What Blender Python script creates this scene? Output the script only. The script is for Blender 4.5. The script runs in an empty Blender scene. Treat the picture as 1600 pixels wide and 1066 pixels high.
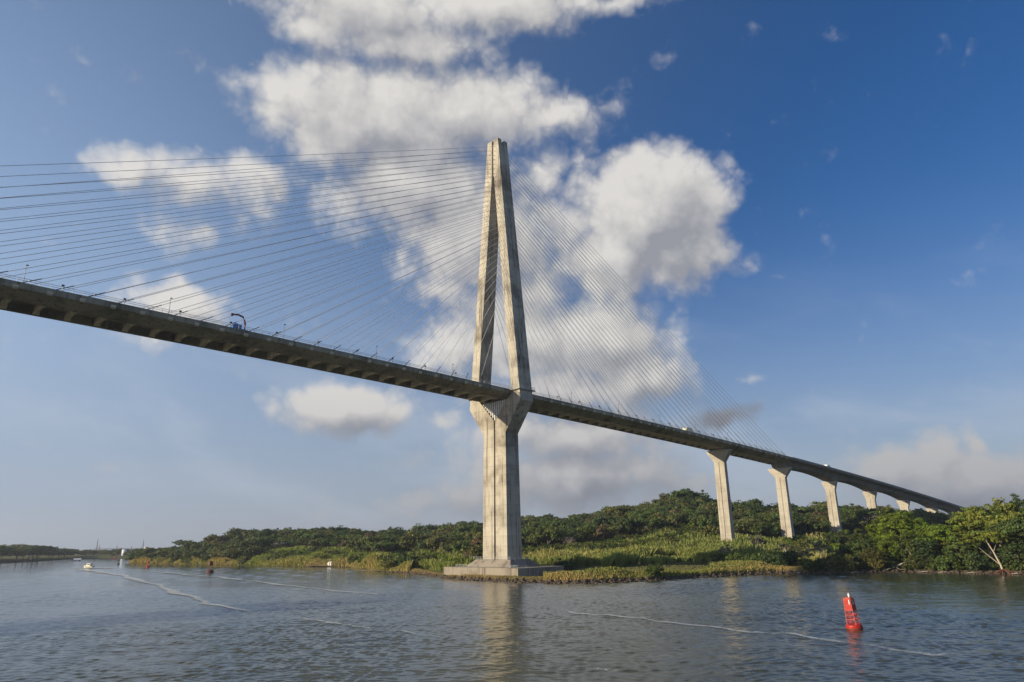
import bpy, bmesh, math, random
import numpy as np
from mathutils import Vector, Matrix
R = math.radians
rng = np.random.default_rng(11)
random.seed(5)
sc = bpy.context.scene
col = sc.collection

# ------------------------------------------------------------------ camera
F = 1067.14                                    # focal length in pixels of a 1600 px wide frame (24 mm lens)
CAM = np.array([-198.484, -211.689, 13.85])
_y, _p, _r = np.radians([45.7668, 16.349, -0.997])
FWD = np.array([math.cos(_y)*math.cos(_p), math.sin(_y)*math.cos(_p), math.sin(_p)])
_rt = np.array([math.sin(_y), -math.cos(_y), 0]); _up = np.cross(_rt, FWD)
RGT = math.cos(_r)*_rt + math.sin(_r)*_up
UPV = -math.sin(_r)*_rt + math.cos(_r)*_up
def ray(px, py):
    d = FWD + RGT*(px-800)/F - UPV*(py-533)/F
    return d/np.linalg.norm(d)
def at_z(px, py, z=0.0):
    d = ray(px, py); return CAM + d*((z-CAM[2])/d[2])
def at_r(px, py, r):
    d = ray(px, py); return CAM + d*(r/math.hypot(d[0], d[1]))
def azel(px, py):
    d = ray(px, py); return math.degrees(math.atan2(d[1], d[0])), math.degrees(math.asin(d[2]))
def px_az(px): return azel(px, 868)[0]
cd = bpy.data.cameras.new('camera'); cam = bpy.data.objects.new('camera', cd); col.objects.link(cam)
M = Matrix(((RGT[0], UPV[0], -FWD[0]), (RGT[1], UPV[1], -FWD[1]), (RGT[2], UPV[2], -FWD[2])))
cam.matrix_world = Matrix.Translation(CAM) @ M.to_4x4()
cd.sensor_width = 36; cd.lens = 36*F/1600; cd.clip_start = .5; cd.clip_end = 40000
sc.camera = cam

# ------------------------------------------------------------------ object helpers
def tag(o, label=None, cat=None, group=None, kind=None):
    if label: o['label'] = label
    if cat: o['category'] = cat
    if group: o['group'] = group
    if kind: o['kind'] = kind
    return o
def link(o, parent=None):
    col.objects.link(o)
    if parent is not None: o.parent = parent
    return o
def empty(name, loc=(0, 0, 0), rz=0, parent=None):
    o = bpy.data.objects.new(name, None); o.empty_display_size = .5
    o.location = loc; o.rotation_euler = (0, 0, rz)
    return link(o, parent)
def copy_tree(o, parent=None):
    c = o.copy(); link(c, parent)
    for ch in list(o.children): copy_tree(ch, c)
    return c
class MB:
    """collects shapes into one mesh"""
    def __init__(s): s.v = []; s.f = []; s.m = []
    def add(s, vs, fs, m=0):
        k = len(s.v); s.v += [tuple(map(float, p)) for p in vs]
        s.f += [tuple(i+k for i in f) for f in fs]; s.m += [m]*len(fs)
    def box(s, x0, x1, y0, y1, z0, z1, m=0):
        s.add([(x, y, z) for z in (z0, z1) for x, y in ((x0, y0), (x1, y0), (x1, y1), (x0, y1))],
              [(3, 2, 1, 0), (4, 5, 6, 7), (0, 1, 5, 4), (1, 2, 6, 5), (2, 3, 7, 6), (3, 0, 4, 7)], m)
    def loft(s, rings, m=0, caps=True):
        n = len(rings[0]); vs = [p for r in rings for p in r]; fs = []
        for i in range(len(rings)-1):
            for j in range(n):
                a = i*n+j; b = i*n+(j+1) % n; fs.append((a, b, b+n, a+n))
        if caps: fs += [tuple(range(n))[::-1], tuple(range((len(rings)-1)*n, len(rings)*n))]
        s.add(vs, fs, m)
    def tube(s, pts, rad, n=6, m=0):
        pts = [Vector(p) for p in pts]
        rad = rad if isinstance(rad, (list, tuple)) else [rad]*len(pts)
        rings = []
        for i, p in enumerate(pts):
            d = (pts[min(i+1, len(pts)-1)]-pts[max(i-1, 0)]).normalized()
            a = d.cross(Vector((0, 0, 1))) if abs(d.z) < .9 else d.cross(Vector((1, 0, 0)))
            a.normalize(); b = d.cross(a)
            rings.append([p+(a*math.cos(2*math.pi*k/n)+b*math.sin(2*math.pi*k/n))*rad[i] for k in range(n)])
        s.loft(rings, m)
    def bar(s, a, b, r, n=4, m=0): s.tube([a, b], r, n, m)
    def build(s, name, mat, parent=None, smooth=False):
        me = bpy.data.meshes.new(name); me.from_pydata(s.v, [], s.f)
        for x in (mat if isinstance(mat, (list, tuple)) else [mat]): me.materials.append(x)
        me.polygons.foreach_set('material_index', s.m)
        bm = bmesh.new(); bm.from_mesh(me); bmesh.ops.recalc_face_normals(bm, faces=bm.faces); bm.to_mesh(me); bm.free()
        if smooth: me.polygons.foreach_set('use_smooth', [True]*len(me.polygons))
        me.update()
        return link(bpy.data.objects.new(name, me), parent)
def big_mesh(name, V, Q, mat, tint=None, smooth=False):
    """a mesh from numpy arrays: V (n,3), Q (m,4); tint (n,3)"""
    me = bpy.data.meshes.new(name); n, m = len(V), len(Q)
    me.vertices.add(n); me.vertices.foreach_set('co', np.ascontiguousarray(V, np.float32).ravel())
    me.loops.add(m*4); me.loops.foreach_set('vertex_index', np.ascontiguousarray(Q, np.int32).ravel())
    me.polygons.add(m); me.polygons.foreach_set('loop_start', np.arange(0, m*4, 4, dtype=np.int32))
    me.polygons.foreach_set('loop_total', np.full(m, 4, np.int32))
    if smooth: me.polygons.foreach_set('use_smooth', np.ones(m, bool))
    if tint is not None:
        a = me.attributes.new('tint', 'FLOAT_COLOR', 'POINT')
        a.data.foreach_set('color', np.c_[tint, np.ones(n)].astype(np.float32).ravel())
    me.materials.append(mat); me.update(calc_edges=True); me.validate()
    return me

# ------------------------------------------------------------------ materials
class N:
    """small node-tree writer"""
    def __init__(s, tree): s.t = tree; s.n = tree.nodes; s.l = tree.links
    def __call__(s, typ, inputs=None, **kw):
        x = s.n.new(typ)
        for k, v in kw.items(): setattr(x, k, v)
        for k, v in (inputs or {}).items():
            if hasattr(v, 'is_linked') or hasattr(v, 'links'): s.l.new(v, x.inputs[k])
            else: x.inputs[k].default_value = v
        return x
    def math(s, op, a, b=0.0, c=0.0, clamp=False):
        x = s.n.new('ShaderNodeMath'); x.operation = op; x.use_clamp = clamp
        for i, v in enumerate((a, b, c)):
            if hasattr(v, 'links'): s.l.new(v, x.inputs[i])
            else: x.inputs[i].default_value = v
        return x.outputs[0]
    def mix(s, f, a, b, blend='MIX'):
        x = s.n.new('ShaderNodeMix'); x.data_type = 'RGBA'; x.blend_type = blend
        for i, v in ((0, f), (6, a), (7, b)):
            if hasattr(v, 'links'): s.l.new(v, x.inputs[i])
            else: x.inputs[i].default_value = v if i == 0 else (*v, 1) if len(v) == 3 else v
        return x.outputs[2]
    def noise(s, vec, scale, detail=4, rough=.55, dist=0.0):
        x = s.n.new('ShaderNodeTexNoise'); s.l.new(vec, x.inputs['Vector'])
        x.inputs['Scale'].default_value = scale; x.inputs['Detail'].default_value = detail
        x.inputs['Roughness'].default_value = rough; x.inputs['Distortion'].default_value = dist
        return x.outputs['Fac']
    def ramp(s, f, a, b):
        x = s.n.new('ShaderNodeMapRange'); x.interpolation_type = 'SMOOTHSTEP'
        s.l.new(f, x.inputs[0]); x.inputs[1].default_value = a; x.inputs[2].default_value = b
        return x.outputs[0]
    def scaled(s, vec, sx, sy, sz):
        x = s.n.new('ShaderNodeVectorMath'); x.operation = 'MULTIPLY'
        s.l.new(vec, x.inputs[0]); x.inputs[1].default_value = (sx, sy, sz); return x.outputs[0]
def new_mat(name):
    m = bpy.data.materials.new(name); m.use_nodes = True; m.node_tree.nodes.clear()
    n = N(m.node_tree); out = n('ShaderNodeOutputMaterial'); return m, n, out
def plain(name, c, rough=.6, metal=0.0, var=.25, scale=1.5, spec=.4):
    m, n, out = new_mat(name)
    tc = n('ShaderNodeTexCoord').outputs['Object']
    f = n.noise(tc, scale, 5, .6)
    cc = n.mix(f, tuple(x*(1-var) for x in c), tuple(min(1, x*(1+var)) for x in c))
    b = n('ShaderNodeBsdfPrincipled', {'Base Color': cc, 'Roughness': rough, 'Metallic': metal, 'Specular IOR Level': spec})
    n.l.new(b.outputs[0], out.inputs[0]); return m
def concrete(name, c, dirt, dirt_amt, lift=0.0, streak=.5, joint=.25):
    """cast concrete: pour lifts, rain streaks, blotches"""
    m, n, out = new_mat(name)
    tc = n('ShaderNodeTexCoord').outputs['Object']
    big = n.noise(tc, .09, 5, .6); fine = n.noise(tc, 1.3, 6, .65)
    st = n.noise(n.scaled(tc, .75, .75, .04), 1.0, 7, .68, .5)
    base = n.mix(fine, tuple(x*.82 for x in c), tuple(x*1.12 for x in c))
    base = n.mix(n.math('MULTIPLY', n.ramp(big, .42, .72), dirt_amt), base, dirt)
    base = n.mix(n.math('MULTIPLY', n.ramp(st, .5, .72), streak), base, dirt)
    if lift:
        sep = n('ShaderNodeSeparateXYZ', {0: tc}).outputs[2]
        zz = n.math('ADD', sep, n.math('MULTIPLY', fine, .1))
        fr = n.math('FRACT', n.math('DIVIDE', zz, lift))
        line = n.math('LESS_THAN', fr, .05)
        base = n.mix(n.math('MULTIPLY', line, joint), base, tuple(x*.45 for x in dirt))
        # each pour has its own tone
        pour = n('ShaderNodeTexWhiteNoise', {'W': n.math('FLOOR', n.math('DIVIDE', zz, lift))}, noise_dimensions='1D').outputs['Value']
        base = n.mix(n.math('MULTIPLY', pour, .16), base, dirt)
    bump = n('ShaderNodeBump', {'Strength': .35, 'Distance': .05, 'Height': fine}).outputs[0]
    b = n('ShaderNodeBsdfPrincipled', {'Base Color': base, 'Roughness': .85, 'Specular IOR Level': .25, 'Normal': bump})
    n.l.new(b.outputs[0], out.inputs[0]); return m
def foliage(name, trans=.3):
    m, n, out = new_mat(name)
    a = n('ShaderNodeAttribute', attribute_name='tint').outputs['Color']
    oc = n('ShaderNodeObjectInfo').outputs['Color']
    c = n.mix(1.0, a, oc, 'MULTIPLY')
    d = n('ShaderNodeBsdfPrincipled', {'Base Color': c, 'Roughness': .55, 'Specular IOR Level': .25})
    t = n('ShaderNodeBsdfTranslucent', {'Color': n.mix(1.0, c, (1.1, 1.15, .6), 'MULTIPLY')})
    mx = n('ShaderNodeMixShader', {0: trans, 1: d.outputs[0], 2: t.outputs[0]})
    n.l.new(mx.outputs[0], out.inputs[0]); return m
m_pylon = concrete('pylon_concrete', (.49, .445, .36), (.085, .065, .047), .75, 4.0, 1.0)
m_cap = concrete('footing_concrete', (.29, .25, .20), (.07, .055, .04), .75, 0, 1.0)
m_pier = concrete('pier_concrete', (.48, .44, .365), (.20, .16, .115), .5, 5.0, .7)
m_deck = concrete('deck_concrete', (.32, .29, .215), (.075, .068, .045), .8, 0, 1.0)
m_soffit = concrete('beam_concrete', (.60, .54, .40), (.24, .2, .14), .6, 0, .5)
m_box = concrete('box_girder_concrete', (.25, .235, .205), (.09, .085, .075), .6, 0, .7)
m_parapet = concrete('parapet_concrete', (.40, .39, .37), (.2, .19, .17), .4, 0, .4)
m_asphalt = plain('asphalt', (.05, .05, .052), .9)
m_cable = plain('cable_sheath', (.55, .54, .51), .55, 0, .1, .3)
m_dark = plain('dark_sleeve', (.045, .045, .045), .6)
m_rail = plain('galvanised_rail', (.55, .55, .53), .5, .2)
m_lamp = plain('lamp_grey', (.22, .22, .23), .5, .3)
m_black = plain('black_fitting', (.03, .03, .032), .5)
m_white = plain('white_paint', (.78, .77, .74), .5)
m_cream = plain('cream_paint', (.72, .66, .5), .5)
m_red = plain('red_paint', (.40, .016, .007), .5, 0, .4, 1.6)
m_pink = plain('faded_red_frame', (.50, .09, .06), .5, 0, .25, 2)
m_blue = plain('blue_paint', (.03, .16, .45), .45)
m_boom = plain('boom_red', (.17, .04, .03), .5)
m_glass = plain('dark_glass', (.02, .025, .03), .1)
m_rust = plain('dark_rust', (.12, .045, .03), .8, 0, .5, 2)
m_green = plain('green_paint', (.02, .10, .05), .5)
m_wood = plain('weathered_wood', (.13, .10, .075), .9, 0, .4)
m_bark = plain('bark', (.16, .125, .09), .95, 0, .4, 2.5)
m_palebark = plain('pale_bark', (.50, .42, .32), .9, 0, .35, 2.5)
m_rock = plain('shore_rock', (.075, .055, .04), .95, 0, .6, .6)
m_steel = plain('mast_steel', (.25, .24, .25), .6)
m_leaf = foliage('leaves', .28)
m_grass = foliage('reeds', .35)

# ------------------------------------------------------------------ bridge
def zd(X): return 74.88 - .02881*X - 4.0e-5*X*X + .00425e-6*X**3
BD = 10.5; X0 = 21.06; SP = 7.378; NC = 32; XJ = 258.0; XE = 905.0
ZT = 199.0
def y_out(z): return 16.0-(z-69.9)*(16.0-3.585)/(ZT-69.9)
def y_in(z): return 10.67-(z-74.6)*(10.67-.62)/(179.9-74.6) if z < 179.9 else .72
def x_leg(z): return 3.70-(z-69.9)*.70/(ZT-69.9)
bridge = tag(empty('cable_stayed_bridge', (0, 0, 0)), 'tall concrete cable-stayed road bridge on a diamond pylon and a row of slender piers', 'bridge')

def grooved(cx, hx, hy, z, gw, gd, cy=0.0):
    """column outline with a vertical groove on both X faces"""
    return [(cx-hx, cy-hy, z), (cx+hx, cy-hy, z), (cx+hx, cy-gw, z), (cx+hx-gd, cy-gw, z), (cx+hx-gd, cy+gw, z), (cx+hx, cy+gw, z),
            (cx+hx, cy+hy, z), (cx-hx, cy+hy, z), (cx-hx, cy+gw, z), (cx-hx+gd, cy+gw, z), (cx-hx+gd, cy-gw, z), (cx-hx, cy-gw, z)]
b = MB()
b.loft([grooved(0, 4.06, 7.25, 7.0, .48, .75), grooved(0, 3.64, 6.75, 57.45, .48, .75)])
hx = 3.64
for s in (-1, 1):                                            # the two V arms, groove side open
    yz = [(s*.48, 57.45), (s*6.75, 57.45), (s*16.0, 69.9), (s*y_out(74.6), 74.6), (s*10.67, 74.6), (s*10.3, 73.4), (s*.48, 63.2)]
    xs = [hx, hx, 3.70, 3.68, 3.68, 3.68, 3.66]
    b.loft([[(-x, y, z) for (y, z), x in zip(yz, xs)], [(x, y, z) for (y, z), x in zip(yz, xs)]])
b.box(-hx+.75, hx-.75, -.48, .48, 57.45, 63.0)
pylon = b.build('pylon', m_pylon, bridge)
for s in (-1, 1):
    b = MB(); rings = []
    zs = [74.6, 92, 110, 130, 150, 170, 179.9, 180.0, 190, 196.2]
    for z in zs:
        yo, yi, x = s*y_out(z), s*y_in(z), x_leg(z); g = .35
        ym = (yo+yi)/2
        rings.append([(-x, yi, z), (x, yi, z), (x, yo, z), (.75, yo, z), (.75, yo-s*g, z), (-.75, yo-s*g, z), (-.75, yo, z), (-x, yo, z)])
    b.loft(rings)
    for xa, xb, zt in ((-x_leg(196), -.75, ZT), (.75, x_leg(196), ZT-.15)):    # open top: two horns
        b.loft([[(xa, s*y_in(z), z), (xb, s*y_in(z), z), (xb, s*y_out(z), z), (xa, s*y_out(z), z)] for z in (196.2, zt)])
    b.build('leg', m_pylon, pylon)
    b = MB()                                                 # inspection balcony round the leg at deck level
    yo = y_out(74.6)
    b.box(-4.75, 4.75, min(s*10.9, s*(yo+.95)), max(s*10.9, s*(yo+.95)), 74.3, 74.62)
    bal = b.build('balcony', m_parapet, pylon)
    b = MB()
    for x in np.linspace(-4.65, 4.65, 7): b.bar((x, s*(yo+.85), 74.6), (x, s*(yo+.85), 75.75), .05)
    for z in (75.15, 75.75):
        b.bar((-4.65, s*(yo+.85), z), (4.65, s*(yo+.85), z), .05)
        for x in (-4.65, 4.65): b.bar((x, s*11.0, z), (x, s*(yo+.85), z), .05)
    for x in (-4.65, 4.65):
        for y in np.linspace(11.0, yo+.4, 4): b.bar((x, s*y, 74.6), (x, s*y, 75.75), .05)
    b.build('balcony_railing', m_rail, bal)
b = MB()
b.loft([[(-2.3, -y, z), (2.3, -y, z), (2.3, y, z), (-2.3, y, z)] for z, y in ((180.0, .72), (196.8, .72))])
b.build('head_wall', m_pylon, pylon)
b = MB()                                                     # ribbed screen that fills the V below the deck
b.loft([[(-2.3, 0, 62.8), (-2.3, 9.9, 72.4), (-2.3, -9.9, 72.4)], [(2.3, 0, 62.8), (2.3, 9.9, 72.4), (2.3, -9.9, 72.4)]])
b.build('screen_wall', m_bark, pylon)
b = MB()
for y in np.arange(-8.4, 8.5, 1.2):
    zb = 63.4+abs(y)*.97
    if zb < 70.9:
        for xx in (-2.3, 2.3): b.box(min(xx, xx*1.5), max(xx, xx*1.5), y-.19, y+.19, zb, 71.3)
b.build('screen_rib', m_white, pylon)['kind'] = 'stuff'
b = MB(); b.loft([[(-x, -y, z), (x, -y, z), (x, y, z), (-x, y, z)] for x, y, z in ((8.3, 13.3, 4.2), (5.3, 10.2, 7.02))])
b.build('pedestal', m_cap, pylon)
b = MB(); b.box(-12.7, 12.7, -21.9, 21.9, -1.5, 4.21)
cap = b.build('pile_cap', m_cap, pylon)
b = MB()
def rail_run(b, pts, h=1.05, step=2.2, r=.045):
    for p, q in zip(pts[:-1], pts[1:]):
        p, q = Vector(p), Vector(q); n = max(1, int((q-p).length/step))
        for i in range(n+1):
            c = p.lerp(q, i/n); b.bar(c, c+Vector((0, 0, h)), r)
        for z in (h*.5, h): b.bar(p+Vector((0, 0, z)), q+Vector((0, 0, z)), r)
rail_run(b, [(-12.4, 14.5, 4.2), (-12.4, 2, 4.2)]); rail_run(b, [(-8, -21.6, 4.2), (-12.4, -21.6, 4.2), (-12.4, -15, 4.2), (-9.6, -15, 4.2)])
rail_run(b, [(-5.1, 12, 7), (-5.1, -10, 7), (5, -10, 7)], 1.0)
b.build('footing_railing', m_rail, cap)

# deck of the stayed spans: two edge girders, slab, floor beams at every stay
XS = np.arange(-300, XJ+.1, 6.0)
sec = [(-10.5, 0), (-10.5, -1.7), (-6.0, -3.4), (-4.9, -3.4), (-4.6, -1.25), (4.6, -1.25), (4.9, -3.4), (6.0, -3.4), (10.5, -1.7), (10.5, 0),
       (10.15, 0), (10.15, -.75), (-10.15, -.75), (-10.15, 0)]
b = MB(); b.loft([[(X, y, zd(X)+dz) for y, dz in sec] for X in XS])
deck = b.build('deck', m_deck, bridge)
b = MB(); b.loft([[(X, y, zd(X)+dz) for y, dz in ((-10.1, -.74), (10.1, -.74), (10.1, -.7), (-10.1, -.7))] for X in XS])
b.build('road_surface', m_asphalt, deck)
anchors = [-(X0+SP*i) for i in range(NC)][::-1] + [-13.68, -6.3, 0, 6.3, 13.68] + [X0+SP*i for i in range(NC)]
b = MB()                                                     # one floor beam, copied to every stay position
ring = lambda y, t, zb: [(-t, y, -1.15), (t, y, -1.15), (t, y, zb), (-t, y, zb)]
b.loft([ring(-4.95, .85, -3.3), ring(-3.0, .42, -3.15), ring(0, .32, -3.1), ring(3.0, .42, -3.15), ring(4.95, .85, -3.3)])
fb = b.build('floor_beam', m_soffit, deck)
for i, X in enumerate(anchors):
    o = fb if i == 0 else fb.copy()
    if i: link(o, deck)
    o.location = (X, 0, zd(X))
b = MB(); b.loft([[(-.62, y, z), (.62, y, z), (.62, y, z2), (-.62, y, z2)] for y, z, z2 in ((-10.4, -1.95, -.95), (-10.85, -1.6, -.95))])
cb = b.build('anchor_block', m_soffit, deck)
k = 0
for X in anchors:
    if abs(X) < 20: continue
    o = cb if k == 0 else cb.copy()
    if k: link(o, deck)
    o.location = (X, 0, zd(X)); k += 1
for s in (-1, 1):
    b = MB(); y = s*10.33
    Xr = [x for x in np.arange(-262, XJ, 2.46)]
    for X in Xr:
        if abs(X) > 4.4: b.bar((X, y, zd(X)), (X, y, zd(X)+1.15), .07)
    for dz in (.62, 1.15): b.tube([(X, y, zd(X)+dz) for X in np.arange(-262, XJ, 8)], .06, 4)
    b.build('railing', m_rail, deck)

# approach viaduct: haunched box girder on flared piers
PL = 80.65
PX = [181.0, 260.0]+[260+PL*i for i in range(1, 9)]
def depth(X):
    t = ((X-260) % PL)/PL; t = abs(t-.5)*2
    return 4.3+2.6*t**2
b = MB()
rings = []
for X in np.append(np.arange(XJ+.4, XE, 4.03), XE):
    d = depth(X)
    s2 = [(-10.5, 0), (-10.5, -1.5), (-5.6, -2.1), (-4.1, -d), (4.1, -d), (5.6, -2.1), (10.5, -1.5), (10.5, 0), (10.15, 0), (10.15, -.95), (-10.15, -.95), (-10.15, 0)]
    rings.append([(X, y, zd(X)+dz) for y, dz in s2])
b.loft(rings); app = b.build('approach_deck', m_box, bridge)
b = MB()
for s in (-1, 1):
    b.loft([[(X, y, zd(X)+dz) for y, dz in ((s*10.52, -.02), (s*10.52, .32), (s*10.12, .32), (s*10.12, -.02))] for X in np.append(np.arange(XJ+.4, XE, 8), XE)])
b.build('parapet', m_parapet, app)
b = MB(); b.loft([[(X, y, zd(X)+dz) for y, dz in ((-10.1, -.94), (10.1, -.94), (10.1, -.9), (-10.1, -.9))] for X in np.append(np.arange(XJ+.4, XE, 8), XE)])
b.build('road_surface', m_asphalt, app)
for i, X in enumerate(PX):
    big = i < 2
    zt = zd(X)-(3.45 if i == 0 else 6.95 if i > 1 else 6.0)
    zn = zd(X)-(10.8 if i == 0 else 12.6 if big else 13.6)
    hw = 7.7 if big else 5.3
    b = MB()
    b.loft([grooved(X, 2.2, 3.55, -1, .3, .35), grooved(X, 1.42, 3.36, zn, .3, .35)])
    pier = b.build('pier', m_pier, bridge)
    b = MB()
    def rc(hx, hy, z): return [(X-hx, -hy, z), (X+hx, -hy, z), (X+hx, hy, z), (X-hx, hy, z)]
    b.loft([rc(1.45, 3.39, zn), rc(2.0, hw, zt-.9), rc(2.0, hw, zt-.25)])
    pc = b.build('pier_head', m_pier, pier)
    for y in (-3.2, 3.2): b = MB(); b.box(X-.9, X+.9, y-.8, y+.8, zt-.27, zt+.1); b.build('bearing', m_parapet, pc)

# stay cables; each with the dark sleeve above its deck anchor
def leg_anchor(i, side, s):
    z = 195.0-2.38*(NC-1-i)
    ym = s*((y_out(z)+y_in(z))/2 if z < 179.9 else 1.9+.02*(196-z))
    return Vector((side*(x_leg(z)-.4), ym, z))
far = MB(); fars = MB(); first = True
for s in (-1, 1):
    for side in (-1, 1):
        for i in range(NC):
            A = leg_anchor(i, side, s); X = side*(X0+SP*i)
            B = Vector((X, s*10.05, zd(X)-.6))
            L = (B-A).length; sag = 1.1e-5*L*L*abs(B.x-A.x)/max(L, 1)
            pts = [A.lerp(B, t)-Vector((0, 0, 4*sag*t*(1-t))) for t in np.linspace(0, 1, 9)]
            d = (pts[-2]-B).normalized()
            sl = (B-d*.2, B+d*(3.2+.014*L))
            if s == 1 and side == 1 and i < 28:           # the smallest in view: one mesh past a hundred
                far.tube(pts, .075, 5); fars.tube(sl, .125, 6); continue
            c = MB(); c.tube(pts, .075, 5); co = c.build('stay_cable', m_cable, bridge, True)
            c = MB(); c.tube(sl, .125, 6); c.build('anchor_sleeve', m_dark, co, True)
o = far.build('stay_cable', m_cable, bridge, True); o['kind'] = 'stuff'
fars.build('anchor_sleeve', m_dark, o, True)['kind'] = 'stuff'

# ------------------------------------------------------------------ things on the deck
def road(X): return zd(X)-.7
b = MB(); b.tube([(0, 0, .6), (0, 0, 4.0), (0, 0, 5.6)], [.10, .075, .055], 7)
lp = empty('street_lamp'); b.build('pole', m_lamp, lp)
b = MB(); b.box(-.14, .14, -.14, .14, .55, .95); b.build('base', m_lamp, lp)
b = MB(); b.bar((0, 0, 5.5), (.2, 0, 5.62), .05, 6); b.loft([[(x, -w, z), (x, w, z), (x, w, z+h), (x, -w, z+h)] for x, w, z, h in ((-.12, .12, 5.56, .2), (.15, .2, 5.55, .26), (.48, .12, 5.62, .14))])
b.build('lamp_head', m_black, lp)
k = 0
for j in range(-1, 13):
    X = -174.5+35*j
    if abs(X) < 4 or X < -190: continue
    o = lp if k == 0 else copy_tree(lp); k += 1
    o.location = (X, -9.8, road(X))
    d = int(round(X))
    side = 'crossing the channel' if X < 0 else 'leading to the wooded shore'
    tag(o, ['slim grey lamp pole at the left frame edge of the deck', 'slim grey lamp pole on the deck over the small white cloud', 'slim grey lamp pole on the deck just right of the blue crane truck',
            'slim grey lamp pole on the deck, fourth from the left frame edge', 'slim grey lamp pole on the deck, last one left of the pylon'][k-1] if X < 0 else
        'slim grey lamp pole on the deck, %s to the right of the pylon' % ['first', 'second', 'third', 'fourth', 'fifth', 'sixth', 'seventh', 'eighth'][k-6], 'street lamp', 'lamp poles along the near side of the bridge deck')
b = MB(); b.bar((0, 0, 0), (0, 0, 1.9), .05, 6); fl = empty('floodlight'); b.build('post', m_lamp, fl)
b = MB(); b.loft([[(-.28, -.2, 1.85), (.28, -.2, 1.85), (.28, .2, 1.85), (-.28, .2, 1.85)], [(-.36, -.28, 2.2), (.36, -.28, 2.2), (.36, .28, 2.2), (-.36, .28, 2.2)]]); b.build('lamp_head', m_black, fl)
k = 0
for j in range(24):
    X = -166.0+SP*2*j
    if abs(X) < 6 or X > 200: continue
    o = fl if k == 0 else copy_tree(fl); k += 1
    o.location = (X, -10.0, zd(X)-.4)
    tag(o, 'small dark floodlight on a short post behind the bridge railing', 'floodlight', 'floodlights along the near railing')
# inspection truck with a knuckle boom (small: a narrow under-deck unit)
X = -118.0
tr = tag(empty('crane_truck', (X, -7.6, road(X)+.25), math.pi), 'blue work truck with a folded dark red knuckle boom on the bridge deck', 'crane truck')
b = MB(); b.box(-3.4, 3.2, -1.15, 1.15, .75, 1.2); b.build('chassis', m_black, tr)
b = MB()
b.loft([[(x, -1.2, .8), (x, 1.2, .8), (x, 1.15, z), (x, -1.15, z)] for x, z in ((1.1, 3.2), (2.6, 3.2), (3.3, 2.2), (3.35, 1.4))])
cab = b.build('cab', m_blue, tr)
b = MB(); b.loft([[(2.66, -1.0, 3.06), (2.66, 1.0, 3.06), (3.32, 1.0, 2.22), (3.32, -1.0, 2.22)], [(2.72, -1.0, 3.1), (2.72, 1.0, 3.1), (3.38, 1.0, 2.26), (3.38, -1.0, 2.26)]]); b.build('windscreen', m_glass, cab)
b = MB(); b.box(-3.3, .6, -1.2, 1.2, 1.2, 1.5); b.box(-.6, .7, -.9, .9, 1.5, 3.1); b.build('flatbed', m_blue, tr)
b = MB(); b.tube([(-2.2, 0, 1.4), (-2.3, 0, 3.6)], [.3, .24], 8); b.build('crane_post', m_boom, tr)
b = MB(); b.tube([(-2.3, 0, 3.5), (-1.9, 0, 4.9), (-1.1, 0, 6.4)], [.42, .4, .34], 6); b.tube([(-1.2, 0, 6.3), (1.0, 0, 6.8), (3.6, 0, 6.6)], [.36, .34, .28], 6); b.box(3.3, 4.2, -.4, .4, 6.0, 6.9)
b.build('boom', m_boom, tr)
for x in (-2.4, 2.2):
    for y in (-1.0, 1.0):
        b = MB(); b.tube([(x, y-.15, .5), (x, y+.15, .5)], .5, 14); b.build('wheel', m_black, tr)
tr.scale = (.72, .72, .86)
def vehicle(name, X, y, L, h, body, label, cat, boxy):
    o = tag(empty(name, (X, y, road(X) if X < XJ else zd(X)-.9)), label, cat); w = 1.2 if boxy else .88
    o.rotation_euler = (0, math.atan(.0288+8e-5*X), 0)
    b = MB()
    if boxy:
        b.box(-L/2, L*.22, -w, w, 1.0, h); b.build('cargo_box', body, o)
        b = MB(); b.loft([[(x, -w+.08, .6), (x, w-.08, .6), (x, w-.12, z), (x, -w+.12, z)] for x, z in ((L*.24, h*.82), (L*.4, h*.8), (L*.47, h*.5), (L*.5, h*.4))]); cb = b.build('cab', m_white, o)
        b = MB(); b.loft([[(L*.41, -w+.2, h*.77), (L*.41, w-.2, h*.77), (L*.468, w-.2, h*.53), (L*.468, -w+.2, h*.53)], [(L*.42, -w+.2, h*.79), (L*.42, w-.2, h*.79), (L*.478, w-.2, h*.55), (L*.478, -w+.2, h*.55)]]); b.build('windscreen', m_glass, cb)
    else:
        prof = [(-L/2, .5), (-L/2, 1.0), (-L*.42, h*.62), (-L*.33, h), (L*.1, h), (L*.24, h*.64), (L*.46, h*.54), (L/2, .6), (L/2, .4)]
        b.loft([[(x, s*w, z) for x, z in prof] for s in (-1, 1)]); bd = b.build('body', body, o)
        b = MB(); b.loft([[(x, s*(w+.01), z) for x, z in ((-L*.34, h*.66), (-L*.3, h*.94), (L*.08, h*.94), (L*.19, h*.66))] for s in (-1, 1)]); b.build('window', m_glass, bd)
    for x in (-L*.32, L*.33):
        for s in (-1, 1):
            b = MB(); r = .5 if boxy else .33; b.tube([(x, s*(w-.2), r), (x, s*(w+.02), r)], r, 12); b.build('wheel', m_black, o)
vehicle('box_truck', 138, -6.5, 8.0, 3.6, m_cream, 'cream box truck on the deck between the pylon and the first pier', 'truck', True)
vehicle('box_truck', 326, -6.0, 7.5, 3.6, m_white, 'white box truck on the approach deck above the third pier', 'truck', True)
vehicle('car', 494, -7.0, 4.8, 2.0, m_white, 'white car on the approach deck near the fifth pier', 'car', False)
vehicle('car', 545, -7.0, 4.6, 1.9, m_white, 'white car farthest down the approach deck towards the trees', 'car', False)

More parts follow.
